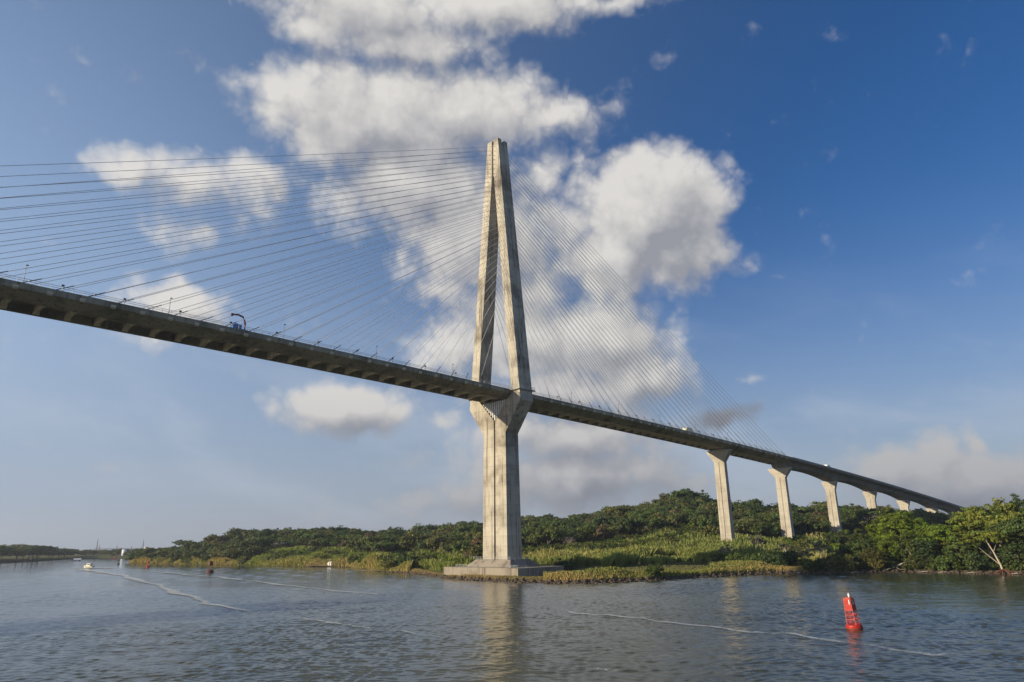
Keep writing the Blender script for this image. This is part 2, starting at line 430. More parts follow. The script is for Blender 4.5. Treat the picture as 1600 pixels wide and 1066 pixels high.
# ------------------------------------------------------------------ land
TAB = [  # column of the photo, waterline row, radius of the ridge, crown-top slope seen from the ship
 (196, 880.0, 792, -.0120), (205, 880, 800, -.0080), (250, 881, 790, .0021), (290, 882, 770, .0068), (330, 882.7, 750, .0130), (400, 884, 720, .0175), (440, 885, 700, .0200), (500, 886, 690, .0212),
 (540, 886.3, 690, .0180), (570, 889, 690, .0150), (590, 893.2, 695, .0150), (640, 895.5, 700, .0165), (700, 904.5, 710, .0215), (740, 907, 715, .0235), (809, 910.5, 715, .0270), (870, 911.5, 710, .0285),
 (900, 912, 700, .0310), (930, 911, 690, .0340), (980, 909, 670, .0414), (1015, 907.5, 655, .0476), (1050, 905, 645, .0560), (1085, 902.5, 640, .0579), (1120, 900.5, 640, .0492), (1160, 898.5, 640, .0440), (1200, 897, 645, .0404),
 (1230, 896.3, 650, .0385), (1290, 896, 665, .0356), (1340, 895.5, 675, .0345), (1410, 894, 690, .0300), (1450, 895, 695, .0260), (1485, 895.8, 700, .016), (1600, 898, 700, .016), (1700, 900, 700, .016), (1800, 902, 700, .016)]
t_az = np.array([px_az(t[0]) for t in TAB])[::-1]
t_sh = np.array([math.hypot(*(at_z(t[0], t[1])-CAM)[:2]) for t in TAB])[::-1]
t_rd = np.array([t[2] for t in TAB], float)[::-1]
TREE = 12.5
t_ex = np.array([1.0 if t[0] < 560 else 1.25 if t[0] < 630 else 1.75 for t in TAB])[::-1]
t_hr = np.array([max(1.5, t[3]*t[2]+CAM[2]-TREE) for t in TAB])[::-1]
def pn(x, y, seed=0):
    """cheap smooth noise, about -1..1"""
    s = 0
    for i, (a, b, c) in enumerate(((.031, .017, 1.3), (-.019, .037, 4.1), (.071, -.053, 2.2), (.043, .083, 5.5), (.15, .11, .7), (-.13, .17, 3.9))):
        s = s + np.sin(x*a+y*b+c+seed*1.7)*(1, 1, .6, .6, .35, .35)[i]
    return s/2.6
def land_z(x, y):
    x = np.asarray(x, float); y = np.asarray(y, float)
    dx, dy = x-CAM[0], y-CAM[1]; r = np.hypot(dx, dy); az = np.degrees(np.arctan2(dy, dx))
    sh = np.interp(az, t_az, t_sh)+.8*np.sin(az*9)+.5*np.sin(az*23+1); rd = np.interp(az, t_az, t_rd); hr = np.interp(az, t_az, t_hr)
    d = r-sh
    flat = 1.15*(1-np.exp(-np.clip(d, 0, None)/2.0))+np.clip(d, 0, 200)*.0045
    flat = np.where(d < 0, np.maximum(d*.35, -2.5), flat)
    u = np.clip((d-14)/np.maximum(rd-sh-14, 30), 0, 1.0)
    ex = np.interp(az, t_az, t_ex)
    hill = (hr-1.5)*np.where(u < 1, u**ex*(1.0-.12*np.sin(np.pi*u)), 1)
    beyond = np.clip((r-rd)/300, 0, 1)
    hill = hill*(1-.75*beyond**1.5)
    z = flat+np.where(d > 14, hill, 0)+pn(x, y)*np.clip(d/60, 0, 1)*.5*(1+np.clip(hill, 0, 30)*.08)
    edge = np.clip((t_az[-1]-az)/.5, 0, 1)
    return z*edge-2.5*(1-edge)
az_g = np.radians(np.concatenate([np.linspace(-6, t_az[-1]+.2, 420)])); r_g = np.concatenate([np.linspace(225, 420, 200), np.linspace(422, 1100, 200), np.geomspace(1110, 6000, 12)])
A_, R_ = np.meshgrid(az_g, r_g, indexing='ij')
GX = CAM[0]+R_*np.cos(A_); GY = CAM[1]+R_*np.sin(A_); GZ = land_z(GX, GY); GZ[:, -11:] = np.minimum(GZ[:, -11:], 12)
def grid_quads(n, m):
    i = np.arange(n-1)[:, None]*m+np.arange(m-1)[None, :]
    return np.stack([i, i+m, i+m+1, i+1], -1).reshape(-1, 4)
m_ground, n, out = new_mat('shore_ground')
tc = n('ShaderNodeTexCoord').outputs['Object']
z_ = n('ShaderNodeSeparateXYZ', {0: tc}).outputs[2]
f1 = n.noise(tc, .035, 6, .6); f2 = n.noise(tc, .9, 5, .65)
c = n.mix(n.ramp(f1, .38, .62), (.10, .115, .032), (.17, .14, .055))
c = n.mix(n.math('MULTIPLY', f2, .5), c, (.05, .06, .02))
c = n.mix(n.ramp(z_, 1.35, .35), c, (.055, .042, .03))
c = n.mix(n.ramp(z_, 5, 12), c, (.035, .045, .018))
bs = n('ShaderNodeBsdfPrincipled', {'Base Color': c, 'Roughness': .95, 'Specular IOR Level': .1}); n.l.new(bs.outputs[0], out.inputs[0])
g = big_mesh('ground', np.stack([GX, GY, GZ], -1).reshape(-1, 3), grid_quads(*GX.shape), m_ground, smooth=True)
ground = tag(link(bpy.data.objects.new('ground', g)), kind='structure')
# far shore on the left
def far_z(az, r):
    s = np.interp(az, f_az, f_sh); d = r-s
    return np.where(d < 0, np.maximum(d*.2, -2), 1.0*(1-np.exp(-np.maximum(d, 0)/4))+np.clip(d, 0, 250)*.012)
FT = [(-500, 889), (-120, 884), (0, 880.8), (60, 877.5), (108, 874.2), (150, 873.6), (200, 873.2), (240, 873)]
f_az = np.array([px_az(a) for a, _ in FT])[::-1]; f_sh = np.array([math.hypot(*(at_z(a, b_)-CAM)[:2]) for a, b_ in FT])[::-1]
A_, R_ = np.meshgrid(np.radians(np.linspace(f_az[0], f_az[-1], 120)), np.concatenate([np.linspace(600, 1500, 120), np.geomspace(1550, 6000, 10)]), indexing='ij')
g = big_mesh('far_ground', np.stack([CAM[0]+R_*np.cos(A_), CAM[1]+R_*np.sin(A_), far_z(np.degrees(A_), R_)], -1).reshape(-1, 3), grid_quads(*A_.shape), m_ground, smooth=True)
tag(link(bpy.data.objects.new('far_ground', g)), kind='structure')
def polar(px, r):
    a = R(px_az(px)); return CAM[0]+r*math.cos(a), CAM[1]+r*math.sin(a)
def shore_r(px): return float(np.interp(px_az(px), t_az, t_sh))
def ridge_r(px): return float(np.interp(px_az(px), t_az, t_rd))

# ------------------------------------------------------------------ water
WV = [(rng.uniform(.6, 1.3) if k < 34 else rng.uniform(1.3, 2.6) if k < 48 else rng.uniform(4, 10), R(rng.normal(229, 21)), rng.uniform(0, 6.28)) for k in range(56)]
def waves(x, y, cell):
    h = np.zeros_like(x)
    for lam, th, ph in WV:
        k = 2*math.pi/lam; amp = (.0064 if lam < 1.3 else .0046 if lam < 2.7 else .0028)*lam
        fade = np.clip((lam/(cell+1e-6)-2.2)/2, 0, 1)
        h += amp*fade*np.sin(k*(x*math.cos(th)+y*math.sin(th))+ph)
    patch = .8+.45*pn(x*.8, y*.5, 3)+.25*pn(x*2.3, y*1.4, 5)
    return h*patch
rw = [0.5, 30]; rr = 62.0
while rr < 16000:
    rw.append(rr); rr += max(.27, 6.3e-6*rr*rr) if rr < 900 else .03*rr
rw = np.array(rw); aw = np.radians(np.concatenate([np.linspace(-180+45.77, -46+45.77, 30)[:-1], np.linspace(-46+45.77, 46+45.77, 1050), np.linspace(46+45.77, 180+45.77, 30)[1:]]))
A_, R_ = np.meshgrid(aw, rw, indexing='ij')
WX = CAM[0]+R_*np.cos(A_); WY = CAM[1]+R_*np.sin(A_)
cell = np.maximum(np.gradient(rw)[None, :]*np.ones_like(A_), R_*np.gradient(aw)[:, None])
WZ_ = np.where(R_ < 900, waves(WX, WY, cell), 0)
m_water, n, out = new_mat('water')
tc = n('ShaderNodeTexCoord').outputs['Object']
sx = n('ShaderNodeSeparateXYZ', {0: tc}); wx, wy = sx.outputs[0], sx.outputs[1]
silt = n.noise(tc, .012, 5, .6); big = n.noise(n.scaled(tc, .5, 1, 1), .03, 4, .6, .6)
c = n.mix(n.ramp(silt, .35, .65), (.048, .056, .036), (.066, .066, .042))
# a strip of darker, bluer and rougher water runs along the bridge on its seaward side
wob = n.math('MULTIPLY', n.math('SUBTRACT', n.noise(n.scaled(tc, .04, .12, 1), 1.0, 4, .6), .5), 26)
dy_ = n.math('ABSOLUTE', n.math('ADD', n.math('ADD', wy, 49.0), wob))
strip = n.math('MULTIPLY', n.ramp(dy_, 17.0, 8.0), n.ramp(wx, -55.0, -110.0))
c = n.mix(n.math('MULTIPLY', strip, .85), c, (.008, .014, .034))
rough = n.math('ADD', n.math('MULTIPLY', big, .06), .05)
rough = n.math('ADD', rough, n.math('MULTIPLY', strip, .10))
w1 = n.noise(n.scaled(tc, 1, 1, 1), 2.6, 4, .6); w2 = n.noise(tc, .33, 5, .6)
hgt = n.math('ADD', w1, n.math('MULTIPLY', w2, 1.6))
bump = n('ShaderNodeBump', {'Strength': .36, 'Distance': .08, 'Height': hgt}).outputs[0]
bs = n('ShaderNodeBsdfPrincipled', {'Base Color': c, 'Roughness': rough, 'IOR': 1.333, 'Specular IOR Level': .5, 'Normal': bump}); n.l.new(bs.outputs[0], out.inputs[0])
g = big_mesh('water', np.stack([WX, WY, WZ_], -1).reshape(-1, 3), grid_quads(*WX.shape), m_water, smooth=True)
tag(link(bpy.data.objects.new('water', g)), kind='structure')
# foam of the boat's wake and of older wash lines: broken white streaks lying on the water
m_foam, n, out = new_mat('foam')
tc = n('ShaderNodeTexCoord').outputs['Object']
a = n('ShaderNodeAttribute', attribute_name='tint').outputs['Color']
dens = n('ShaderNodeSeparateXYZ', {0: a}).outputs[0]
f = n.math('ADD', n.math('MULTIPLY', n.noise(tc, .35, 7, .72), .6), n.math('MULTIPLY', n.noise(tc, 1.7, 4, .7), .4))
al = n.math('MULTIPLY', n.ramp(n.math('ADD', f, n.math('SUBTRACT', dens, 1.0)), -.03, .40), .68)
bs = n('ShaderNodeBsdfPrincipled', {'Base Color': (.62, .63, .6, 1), 'Roughness': .8, 'Alpha': al}); n.l.new(bs.outputs[0], out.inputs[0])
def foam(name, pts, wid, den):
    P = []; T = []
    xs = np.linspace(0, 1, 160); px = np.interp(xs, np.linspace(0, 1, len(pts)), [p[0] for p in pts]); py = np.interp(xs, np.linspace(0, 1, len(pts)), [p[1] for p in pts])
    C = np.array([at_z(a_, b_)[:2] for a_, b_ in zip(px, py)]); D = np.gradient(C, axis=0); D /= np.linalg.norm(D, axis=1)[:, None]; Nn = np.c_[-D[:, 1], D[:, 0]]
    ww = 2.0*np.interp(xs, np.linspace(0, 1, len(wid)), wid)*(1+.45*np.sin(xs*53+2)*np.sin(xs*17)); dd = np.interp(xs, np.linspace(0, 1, len(den)), den)-.03+.09*np.sin(xs*29+len(pts))
    C += Nn*(np.sin(xs*37)+.7*np.sin(xs*81+1))[:, None]*.35*np.minimum(ww, 3)[:, None]
    ks = np.array([-1, -.55, 0, .55, 1]); prof = np.array([0, .75, 1, .75, 0])
    V = np.stack([np.c_[C+Nn*(ww*k)[:, None], np.zeros(160)] for k in ks], 1)
    cl = np.full(V.shape[:2], .3)
    V[..., 2] = np.where(np.hypot(V[..., 0]-CAM[0], V[..., 1]-CAM[1]) < 900, waves(V[..., 0], V[..., 1], cl), 0)*.6+.06+.00045*np.hypot(V[..., 0]-CAM[0], V[..., 1]-CAM[1])
    T = (dd[:, None]*prof)[..., None]*np.ones(3)
    o = link(bpy.data.objects.new(name, big_mesh(name, V.reshape(-1, 3), grid_quads(160, 5), m_foam, T.reshape(-1, 3), True)))
    return tag(o, kind='stuff')
def fl_(o, l, c='foam'): return tag(o, l, c)
fl_(foam('boat_wake', [(121, 889.5), (135, 892), (160, 894.6), (200, 902), (250, 917), (300, 934), (340, 947), (420, 962)], [1.5, 2.6, 1.8, 1.4, 1.2, 1.1, .8, .7], [1.1, 1.15, 1.05, .95, .9, .92, .84, .7]), 'long white wake line trailing from the left side of the small launch')
fl_(foam('boat_wake', [(122, 889), (133, 888), (146, 888), (160, 888.2), (175, 888.8)], [4, 5, 5, 4, 2.5], [1.5, 1.7, 1.7, 1.6, .9]), 'bright white bow wave around the hull of the small launch')
fl_(foam('wash_line', [(180, 889), (240, 894), (300, 899), (355, 904), (400, 909), (460, 917), (550, 926), (650, 935)], [3, 2.4, 1.8, 1.4, 1.0, .9, .8, .6], [.6, .74, .8, .86, .86, .84, .8, .6]), 'faint white wash line running from the launch towards the pylon islet')
fl_(foam('wash_line', [(468, 966), (500, 971), (545, 978), (600, 984), (650, 990), (700, 999)], [.5, .6, .5, .5, .45, .3], [.7, .9, .8, .62, .78, .5]), 'broken white wash line crossing the dark strip of water')
fl_(foam('wash_line', [(840, 952), (900, 958), (1000, 967), (1060, 975), (1170, 988), (1230, 991), (1320, 1004), (1420, 1020), (1520, 1026), (1600, 1041)], [.6]*10, [.55, .82, .86, .8, .88, .8, .84, .68, .76, .62]), 'thin white wash line on the dark water left of the numbered buoy')
fl_(foam('wash_line', [(500, 893), (545, 892), (575, 892), (592, 892)], [1.2, 1.6, 2.0, 1.2], [.5, .75, .95, .7]), 'white ripple breaking on the grassy bank beside the wooden landing')
fl_(foam('wash_line', [(905, 1043), (940, 1047), (975, 1050)], [.25, .3, .2], [.6, .8, .5]), 'short white streak on the dark water near the lower frame edge')

# ------------------------------------------------------------------ plants
def leaf_quads(P, size, up=.35, outward=None, ow=1.0):
    """one small rhombic leaf clump per point"""
    k = len(P); nv = rng.normal(size=(k, 3)); nv[:, 2] += up
    if outward is not None: nv += outward*ow
    nv /= np.linalg.norm(nv, axis=1)[:, None]
    a = np.cross(nv, rng.normal(size=(k, 3))); a /= np.linalg.norm(a, axis=1)[:, None]; bb = np.cross(nv, a)
    s = (size*rng.uniform(.6, 1.3, k))[:, None]; w = s*rng.uniform(.45, .8, k)[:, None]
    V = np.stack([P-a*s, P-bb*w+nv*s*.15, P+a*s, P+bb*w+nv*s*.15], 1)
    return V.reshape(-1, 3), np.arange(4*k).reshape(-1, 4)
def clumps(Rd, H, base, n_cl, n_lf, lo=-.25, rc=.24, flat=.62, lump=.22):
    """clump centres through a crown, leaves round each centre"""
    d = rng.normal(size=(n_cl, 3)); d /= np.linalg.norm(d, axis=1)[:, None]
    d[:, 2] = np.where(d[:, 2] < lo, -d[:, 2]*.8, d[:, 2])
    rad = rng.uniform(.35, 1, n_cl)**.45
    ph = np.arctan2(d[:, 1], d[:, 0]); bumps = 1+lump*np.sin(ph*3+rng.uniform(0, 6))+lump*.7*np.sin(ph*5+d[:, 2]*4+rng.uniform(0, 6))
    C = d*rad[:, None]*np.array([Rd, Rd, H*.62])*bumps[:, None]; C[:, 2] += base+H*.38
    k = n_cl*n_lf; off = rng.normal(size=(k, 3)); off /= np.linalg.norm(off, axis=1)[:, None]; off *= (rng.uniform(0, 1, k)**.5)[:, None]
    csz = np.repeat(rng.uniform(.6, 1.35, n_cl), n_lf)[:, None]
    P = np.repeat(C, n_lf, 0)+off*csz*np.array([Rd*rc, Rd*rc, Rd*rc*flat])
    out = np.repeat(d, n_lf, 0)*.5+off*.9
    tone = np.repeat(rng.uniform(.72, 1.3, n_cl), n_lf)*rng.uniform(.8, 1.2, k)
    warm = np.repeat(rng.uniform(-.12, .12, n_cl), n_lf)
    T = np.stack([tone*(1+warm), tone, tone*(1-warm)], 1)
    return C, P, out, T
def crown_mesh(name, Rd, H, base, n_cl, n_lf, size, mat=None, ow=1.0, **kw):
    C, P, out, T = clumps(Rd, H, base, n_cl, n_lf, **kw)
    V, Q = leaf_quads(P, size, .3, out, ow)
    return C, big_mesh(name, V, Q, mat or m_leaf, np.repeat(T, 4, 0))
def trunk_mesh(name, C, base, r0, mat, n_limb=5, lean=.0, fork=.35):
    b = MB(); top = Vector((lean*base, lean*.4*base, base*1.05)); mid = top*.5+Vector((rng.normal()*.04*base, rng.normal()*.04*base, 0))
    b.tube([(0, 0, -1.2), (0, 0, .1), mid, top], [r0*1.5, r0, r0*.8, r0*.62], 7)
    f0 = Vector((0, 0, 0)).lerp(top, fork)
    idx = rng.choice(len(C), n_limb, replace=False)
    for i in idx:
        e = Vector(C[i]); st = f0.lerp(top, rng.uniform(0.2, 1)); m1 = st.lerp(e, .5)+Vector((0, 0, .06*(e-st).length))
        b.tube([st, m1, e], [r0*.5, r0*.33, r0*.12], 5)
    me = b.build(name, mat).data; bpy.data.objects.remove(bpy.data.objects[-1] if False else [o for o in bpy.data.objects if o.data == me][0])
    return me
PROTO = {}
PH = {}
def proto(kind, Rd, H, base, n_cl, n_lf, size, r0=.3, bark=None, limbs=6, mat=None, lean=0, fork=.35, name='crown', **kw):
    PH[kind] = base+H*1.1
    C, cm = crown_mesh(name, Rd, H, base, n_cl, n_lf, size, mat, **kw)
    PROTO.setdefault(kind, []).append((cm, trunk_mesh('trunk', C, base+H*.3, r0, bark or m_bark, limbs, lean, fork)))
for i in range(4): proto('giant', 8.5, 13.0, 7.0, 340, 62, .29, .55, m_palebark if i % 2 else m_bark, 12, flat=.45, rc=.145, lump=.22, lean=.08, ow=1.6)
for i in range(4): proto('umbrella', 9.0, 7.0, 8.0, 270, 56, .29, .42, m_palebark if i % 2 else m_bark, 9, flat=.40, rc=.14, lump=.2, lean=.12, ow=1.5)
for i in range(4): proto('round', 6.2, 10.0, 3.5, 230, 54, .30, .32, None, 6, lump=.22, rc=.165, flat=.5, ow=1.5, lo=-.5)
for i in range(3): proto('tall', 4.8, 14.0, 3.0, 230, 52, .30, .3, m_palebark if i == 1 else None, 6, lump=.25, rc=.18, ow=1.5, lo=-.6)
for i in range(3): proto('bush', 3.6, 4.6, .2, 70, 40, .36, .14, None, 5, lo=-.5, lump=.25, rc=.3)
for i in range(2): proto('cecropia', 3.6, 4.0, 5.0, 26, 26, .42, .13, m_palebark, 10, rc=.22, flat=.4, lump=.3)
for i in range(2): proto('bare', 4.2, 5.0, 3.2, 60, 18, .22, .2, m_palebark, 22, rc=.3)
for i in range(6): proto('hill', 6.4, 7.5, 4.6, 60, 26, .62, .35, None, 4, lump=.25, rc=.27, ow=2.2, flat=.55)
for i in range(3): proto('hillflat', 8.4, 5.5, 7.5, 60, 28, .62, .4, m_bark, 5, flat=.45, lump=.22, rc=.24, ow=2.2)
for i in range(2): proto('hillbare', 5.6, 6.0, 4.5, 60, 10, .34, .22, m_palebark, 20, rc=.3)
PAL = {'bright': (.145, .195, .020), 'green': (.088, .120, .026), 'deep': (.060, .088, .024), 'olive': (.115, .118, .032), 'rust': (.135, .100, .050), 'pale': (.24, .22, .12), 'grey': (.16, .135, .10), 'yellow': (.165, .190, .026)}
def tree(name, kind, x, y, s, c, label, cat, group=None, sz=None, i=None, rz=None, sink=.3, z=None):
    P = PROTO[kind]; cm, tm = P[int(rng.integers(len(P))) if i is None else i]
    zz = float(land_z(x, y)) if z is None else z
    r = empty(name, (x, y, zz-sink), rng.uniform(0, 6.28) if rz is None else rz); r.scale = (s*rng.uniform(.93, 1.07), s*rng.uniform(.93, 1.07), sz or s*rng.uniform(.92, 1.08))
    cc = np.array(PAL[c])*rng.uniform(.82, 1.18)*np.array([rng.uniform(.9, 1.1), 1, rng.uniform(.85, 1.15)])
    o = bpy.data.objects.new('crown', cm); o.color = (*cc, 1); link(o, r)
    o = bpy.data.objects.new('trunk', tm); link(o, r)
    return tag(r, label, cat, group)
# -- the leafy bank on the right: every tree by itself
BANK = [  # column, distance behind the waterline, kind, height, width factor, colour, label
 (1262, 9, 'cecropia', 9.5, 1.0, 'pale', 'pale-leaved spindly tree leaning over the bank right of the second pier'),
 (1286, 16, 'cecropia', 12.5, 1.0, 'pale', 'taller pale-leaved tree with whitish flower heads in front of the third pier'),
 (1300, 3, 'bush', 5, 1, 'olive', 'olive shrub on the muddy waterline under the pale-leaved trees'),
 (1326, 20, 'round', 11.5, 1, 'deep', 'dark leafy tree at the foot of the third pier'),
 (1318, 4, 'bush', 7.5, 1, 'olive', 'wide olive mangrove bush at the waterline below the third pier'),
 (1352, 14, 'round', 14.5, 1, 'green', 'rounded green tree between the third and fourth piers'),
 (1362, 4, 'round', 10, 1.15, 'olive', 'low layered olive tree overhanging the water left of the fallen trunk'),
 (1350, 38, 'tall', 17.5, 1, 'green', 'slender green tree behind the bank between the third and fourth piers'),
 (1405, 24, 'giant', 24.5, 1.05, 'bright', 'broad bright green crown that hides the foot of the fifth pier'),
 (1386, 10, 'round', 15, 1.0, 'bright', 'bright green tree just left of the bare fallen trunk'),
 (1438, 30, 'giant', 21.5, 1.0, 'bright', 'dense bright green crown directly right of the fifth pier'),
 (1424, 6, 'tall', 15.5, 1.1, 'green', 'ivy-clad dark tree rising right behind the bare fallen trunk'),
 (1418, 2, 'bush', 5, 1, 'olive', 'dry olive shrub at the waterline beside the fallen trunk'),
 (1450, 8, 'tall', 15, 1.1, 'deep', 'dark green vine-covered tree on the bank under the sixth pier'),
 (1470, 16, 'umbrella', 18.5, 1.0, 'bright', 'sunlit yellow-green spreading tree below the sixth pier'),
 (1480, 3, 'bush', 7, 1, 'green', 'green mangrove bush at the water below the spreading tree'),
 (1500, 20, 'umbrella', 16.5, .95, 'yellow', 'yellow-green spreading tree below the end of the bridge deck'),
 (1503, 7, 'round', 13, 1.1, 'green', 'leafy tree in front of the shaded gap left of the white-trunked tree'),
 (1525, 4, 'bush', 8, 1, 'deep', 'dark mangrove thicket left of the white-trunked tree'),
 (1550, 24, 'giant', 25, .95, 'bright', 'tall bright crown where the bridge deck disappears'),
 (1574, 22, 'umbrella', 25.5, 1.05, 'yellow', 'tallest spreading crown of the right bank with pale bare limbs'),
 (1590, 6, 'round', 13, 1.1, 'deep', 'dark shaded tree at the water right of the white-trunked tree'),
 (1606, 24, 'giant', 27.5, .8, 'deep', 'dark tree at the right frame edge above the spreading crown'),
 (1618, 9, 'umbrella', 20, 1.0, 'green', 'leafy branch of a tree cut by the right frame edge'),
 (1640, 16, 'round', 22, 1.0, 'green', 'green tree just beyond the right frame edge'),
]
for (px, dd, kind, h, wf_, c, lab) in BANK:
    x, y = polar(px, shore_r(px)+dd); q = (h-float(land_z(x, y)))/PH[kind]
    tree('shrub' if kind == 'bush' else 'tree', kind, x, y, min(q, 1.35)*wf_ if kind != 'bush' else q, c, lab, 'shrub' if kind == 'bush' else 'tree', 'trees on the right bank', sz=q)
# more undergrowth between them, each bush its own object
for k in range(26):
    px = 1246+k*14.3+rng.uniform(-4, 4); x, y = polar(px, shore_r(px)+rng.uniform(1.5, 14))
    tree('shrub', 'bush', x, y, rng.uniform(.6, 1.05), ['olive', 'green', 'deep', 'olive'][k % 4], 'low leafy shrub in the undergrowth along the right bank', 'shrub', 'undergrowth on the right bank')
for k in range(34):
    px = 1330+k*14 if k < 22 else 1385+(k-22)*13+rng.uniform(-5, 5); x, y = polar(px, shore_r(px)+rng.uniform(36, 80))
    tree('tree', ['round', 'tall'][k % 2], x, y, rng.uniform(.9, 1.1) if px > 1550 else rng.uniform(.55, .72) if px > 1390 else rng.uniform(.45, .58), ['green', 'deep', 'olive'][k % 3], 'green tree in the second row behind the right bank', 'tree', 'second row of trees on the right bank')
# white-trunked tree and the bare fallen trunk
x, y = polar(1556, shore_r(1556)+2.5); wt = tag(empty('tree', (x, y, .4)), 'tree with forked white trunk and thin crown leaning over the water at right', 'tree')
b = MB(); q = RGT
def off(u, v, w=0): return (q[0]*u+w*_rt[1], q[1]*u-w*_rt[0], v)
b.tube([off(1.6, -.8), off(1.0, 2.5), off(-.6, 7), off(-2.4, 11), off(-5.5, 14)], [.42, .3, .22, .16, .07], 7)
b.tube([off(1.0, 2.5), off(-2.2, 5.4), off(-5.5, 8.5)], [.2, .14, .06], 6); b.tube([off(-.6, 7), off(1.4, 10.5), off(2.2, 14)], [.17, .13, .06], 6)
b.build('trunk', m_palebark, wt)
C, P, out_, T = clumps(6.5, 6.0, 9.0, 80, 42, rc=.2, flat=.4); V, Q = leaf_quads(P+np.array(off(-2.0, 0)), .40, .3, out_, 1.5)
o = link(bpy.data.objects.new('crown', big_mesh('crown', V, Q, m_leaf, np.repeat(T, 4, 0))), wt); o.color = (*PAL['yellow'], 1)
b = MB(); x, y = polar(1388, shore_r(1388)+1.0)
b.tube([off(-4, .1), off(1, 1.6), off(5.5, 3.2), off(9.5, 3.9), off(10.4, 6)], [.10, .22, .3, .34, .16], 7); b.tube([off(10, 3.9), off(8.8, 6.6), off(7.2, 8.8)], [.2, .13, .05], 6); b.tube([off(2, 1.9), off(3.5, .9), off(6, .6)], [.16, .12, .06], 6)
dl = b.build('fallen_tree', m_palebark); dl.location = (x, y, .1); tag(dl, 'bare bleached fallen trunk reaching down to the water on the right bank', 'fallen tree')
x, y = polar(1563, shore_r(1563)+.3); b = MB()
for k in range(9): b.tube([(0, 0, 1.3), (math.cos(k*.8)*2.2, math.sin(k*.8)*2.2, .55), (math.cos(k*.8)*3.4, math.sin(k*.8)*3.4, -.6)], [.35, .22, .12], 6)
rt = b.build('root_plate', m_rust); rt.location = (x, y, .2); tag(rt, 'reddish exposed root clump at the water under the white-trunked tree', 'tree roots')

for k, px in enumerate((1248, 1331, 1442, 1470, 1517, 1585)):
    x, y = polar(px, shore_r(px)-.3); a = [.2, -.3, .1, -.15, .3, 0][k]; L = [3.5, 5, 6, 4, 5.5, 4.5][k]; b = MB()
    b.tube([off(-L/2, .25), off(-L*.1, .4+a*.3), off(L*.3, .35), off(L/2, .5+a)], [.1, .2, .17, .06], 6); b.tube([off(L*.1, .4), off(L*.22, .9+a)], [.1, .03], 5)
    o = b.build('driftwood', m_palebark); o.location = (x, y, 0)
    tag(o, ['pale drift log at the waterline left of the pale-leaved trees', 'pale drift log at the waterline left of the bare fallen trunk', 'longest pale drift log at the waterline right of the bare fallen trunk', 'short pale drift log under the spreading tree', 'pale drift log left of the white-trunked tree', 'pale drift log right of the white-trunked tree'][k], 'driftwood', 'drift logs along the right bank')
# -- shrubs and small trees at the pier feet and on the flats
FL = [(1132, 60, 'cecropia', .95, 'pale', 'pale-leaved shrub tree in front of the first pier'), (1146, 52, 'bush', 1.1, 'green', 'green bush at the foot of the first pier'),
 (1120, 64, 'bush', 1.0, 'olive', 'olive bush just left of the first pier'), (1228, 60, 'cecropia', 1.0, 'pale', 'pale-leaved shrub tree in front of the second pier'), (1238, 70, 'bush', 1.0, 'green', 'green bush at the foot of the second pier'),
 (1190, 92, 'cecropia', 1.15, 'grey', 'grey-leaved small tree in the meadow between the first and second piers'), (1305, 66, 'bush', 1.0, 'green', 'green bush at the foot of the third pier'),
 (1178, 30, 'bush', 1.1, 'green', 'dark bush on the slope left of the leafy right bank'), (1200, 22, 'bush', 1.3, 'deep', 'larger dark bush on the slope near the right bank'), (1222, 12, 'bush', 1.2, 'deep', 'dark bush where the grassy slope meets the leafy bank'), (1240, 18, 'round', .5, 'green', 'small round tree at the left end of the leafy bank'),
 (1019, 4, 'bush', .85, 'green', 'lone green bush in the dry grass right of the pylon'), (880, 62, 'bush', 1.0, 'deep', 'dark low bush in the tall grass right of the pylon footing'), (866, 66, 'bush', .8, 'deep', 'small dark bush beside the larger one in the grass right of the footing'),
 (627, 16, 'bush', 1.15, 'green', 'green bush at the inlet below the palm'), (612, 6, 'bush', 1.0, 'olive', 'olive bush on the point beside the inlet'), (645, 40, 'bush', 1.3, 'green', 'round green bush behind the palm'), (668, 55, 'bush', 1.35, 'olive', 'olive bush between the palm and the pylon'),
 (742, 100, 'hill', .85, 'olive', 'brownish tree close behind the pylon on its left side'), (722, 118, 'hill', 1.0, 'green', 'green tree left of the pylon shaft'), (734, 96, 'bare', .9, 'grey', 'grey leafless tree left of the pylon shaft'), (700, 130, 'hill', .8, 'olive', 'olive tree in the thicket left of the pylon'),
 (362, 12, 'hill', .95, 'green', 'green tree at the waterline on the far left bank'), (384, 10, 'hill', .98, 'deep', 'dark tree overhanging the waterline on the far left bank'), (352, 10, 'hill', .8, 'olive', 'olive tree left of the dark one at the far left waterline')]
for (px, dd, kind, s, c, lab) in FL:
    x, y = polar(px, shore_r(px)+dd); tree('shrub' if kind == 'bush' else 'tree', kind, x, y, s, c, lab, 'shrub' if kind == 'bush' else 'tree')
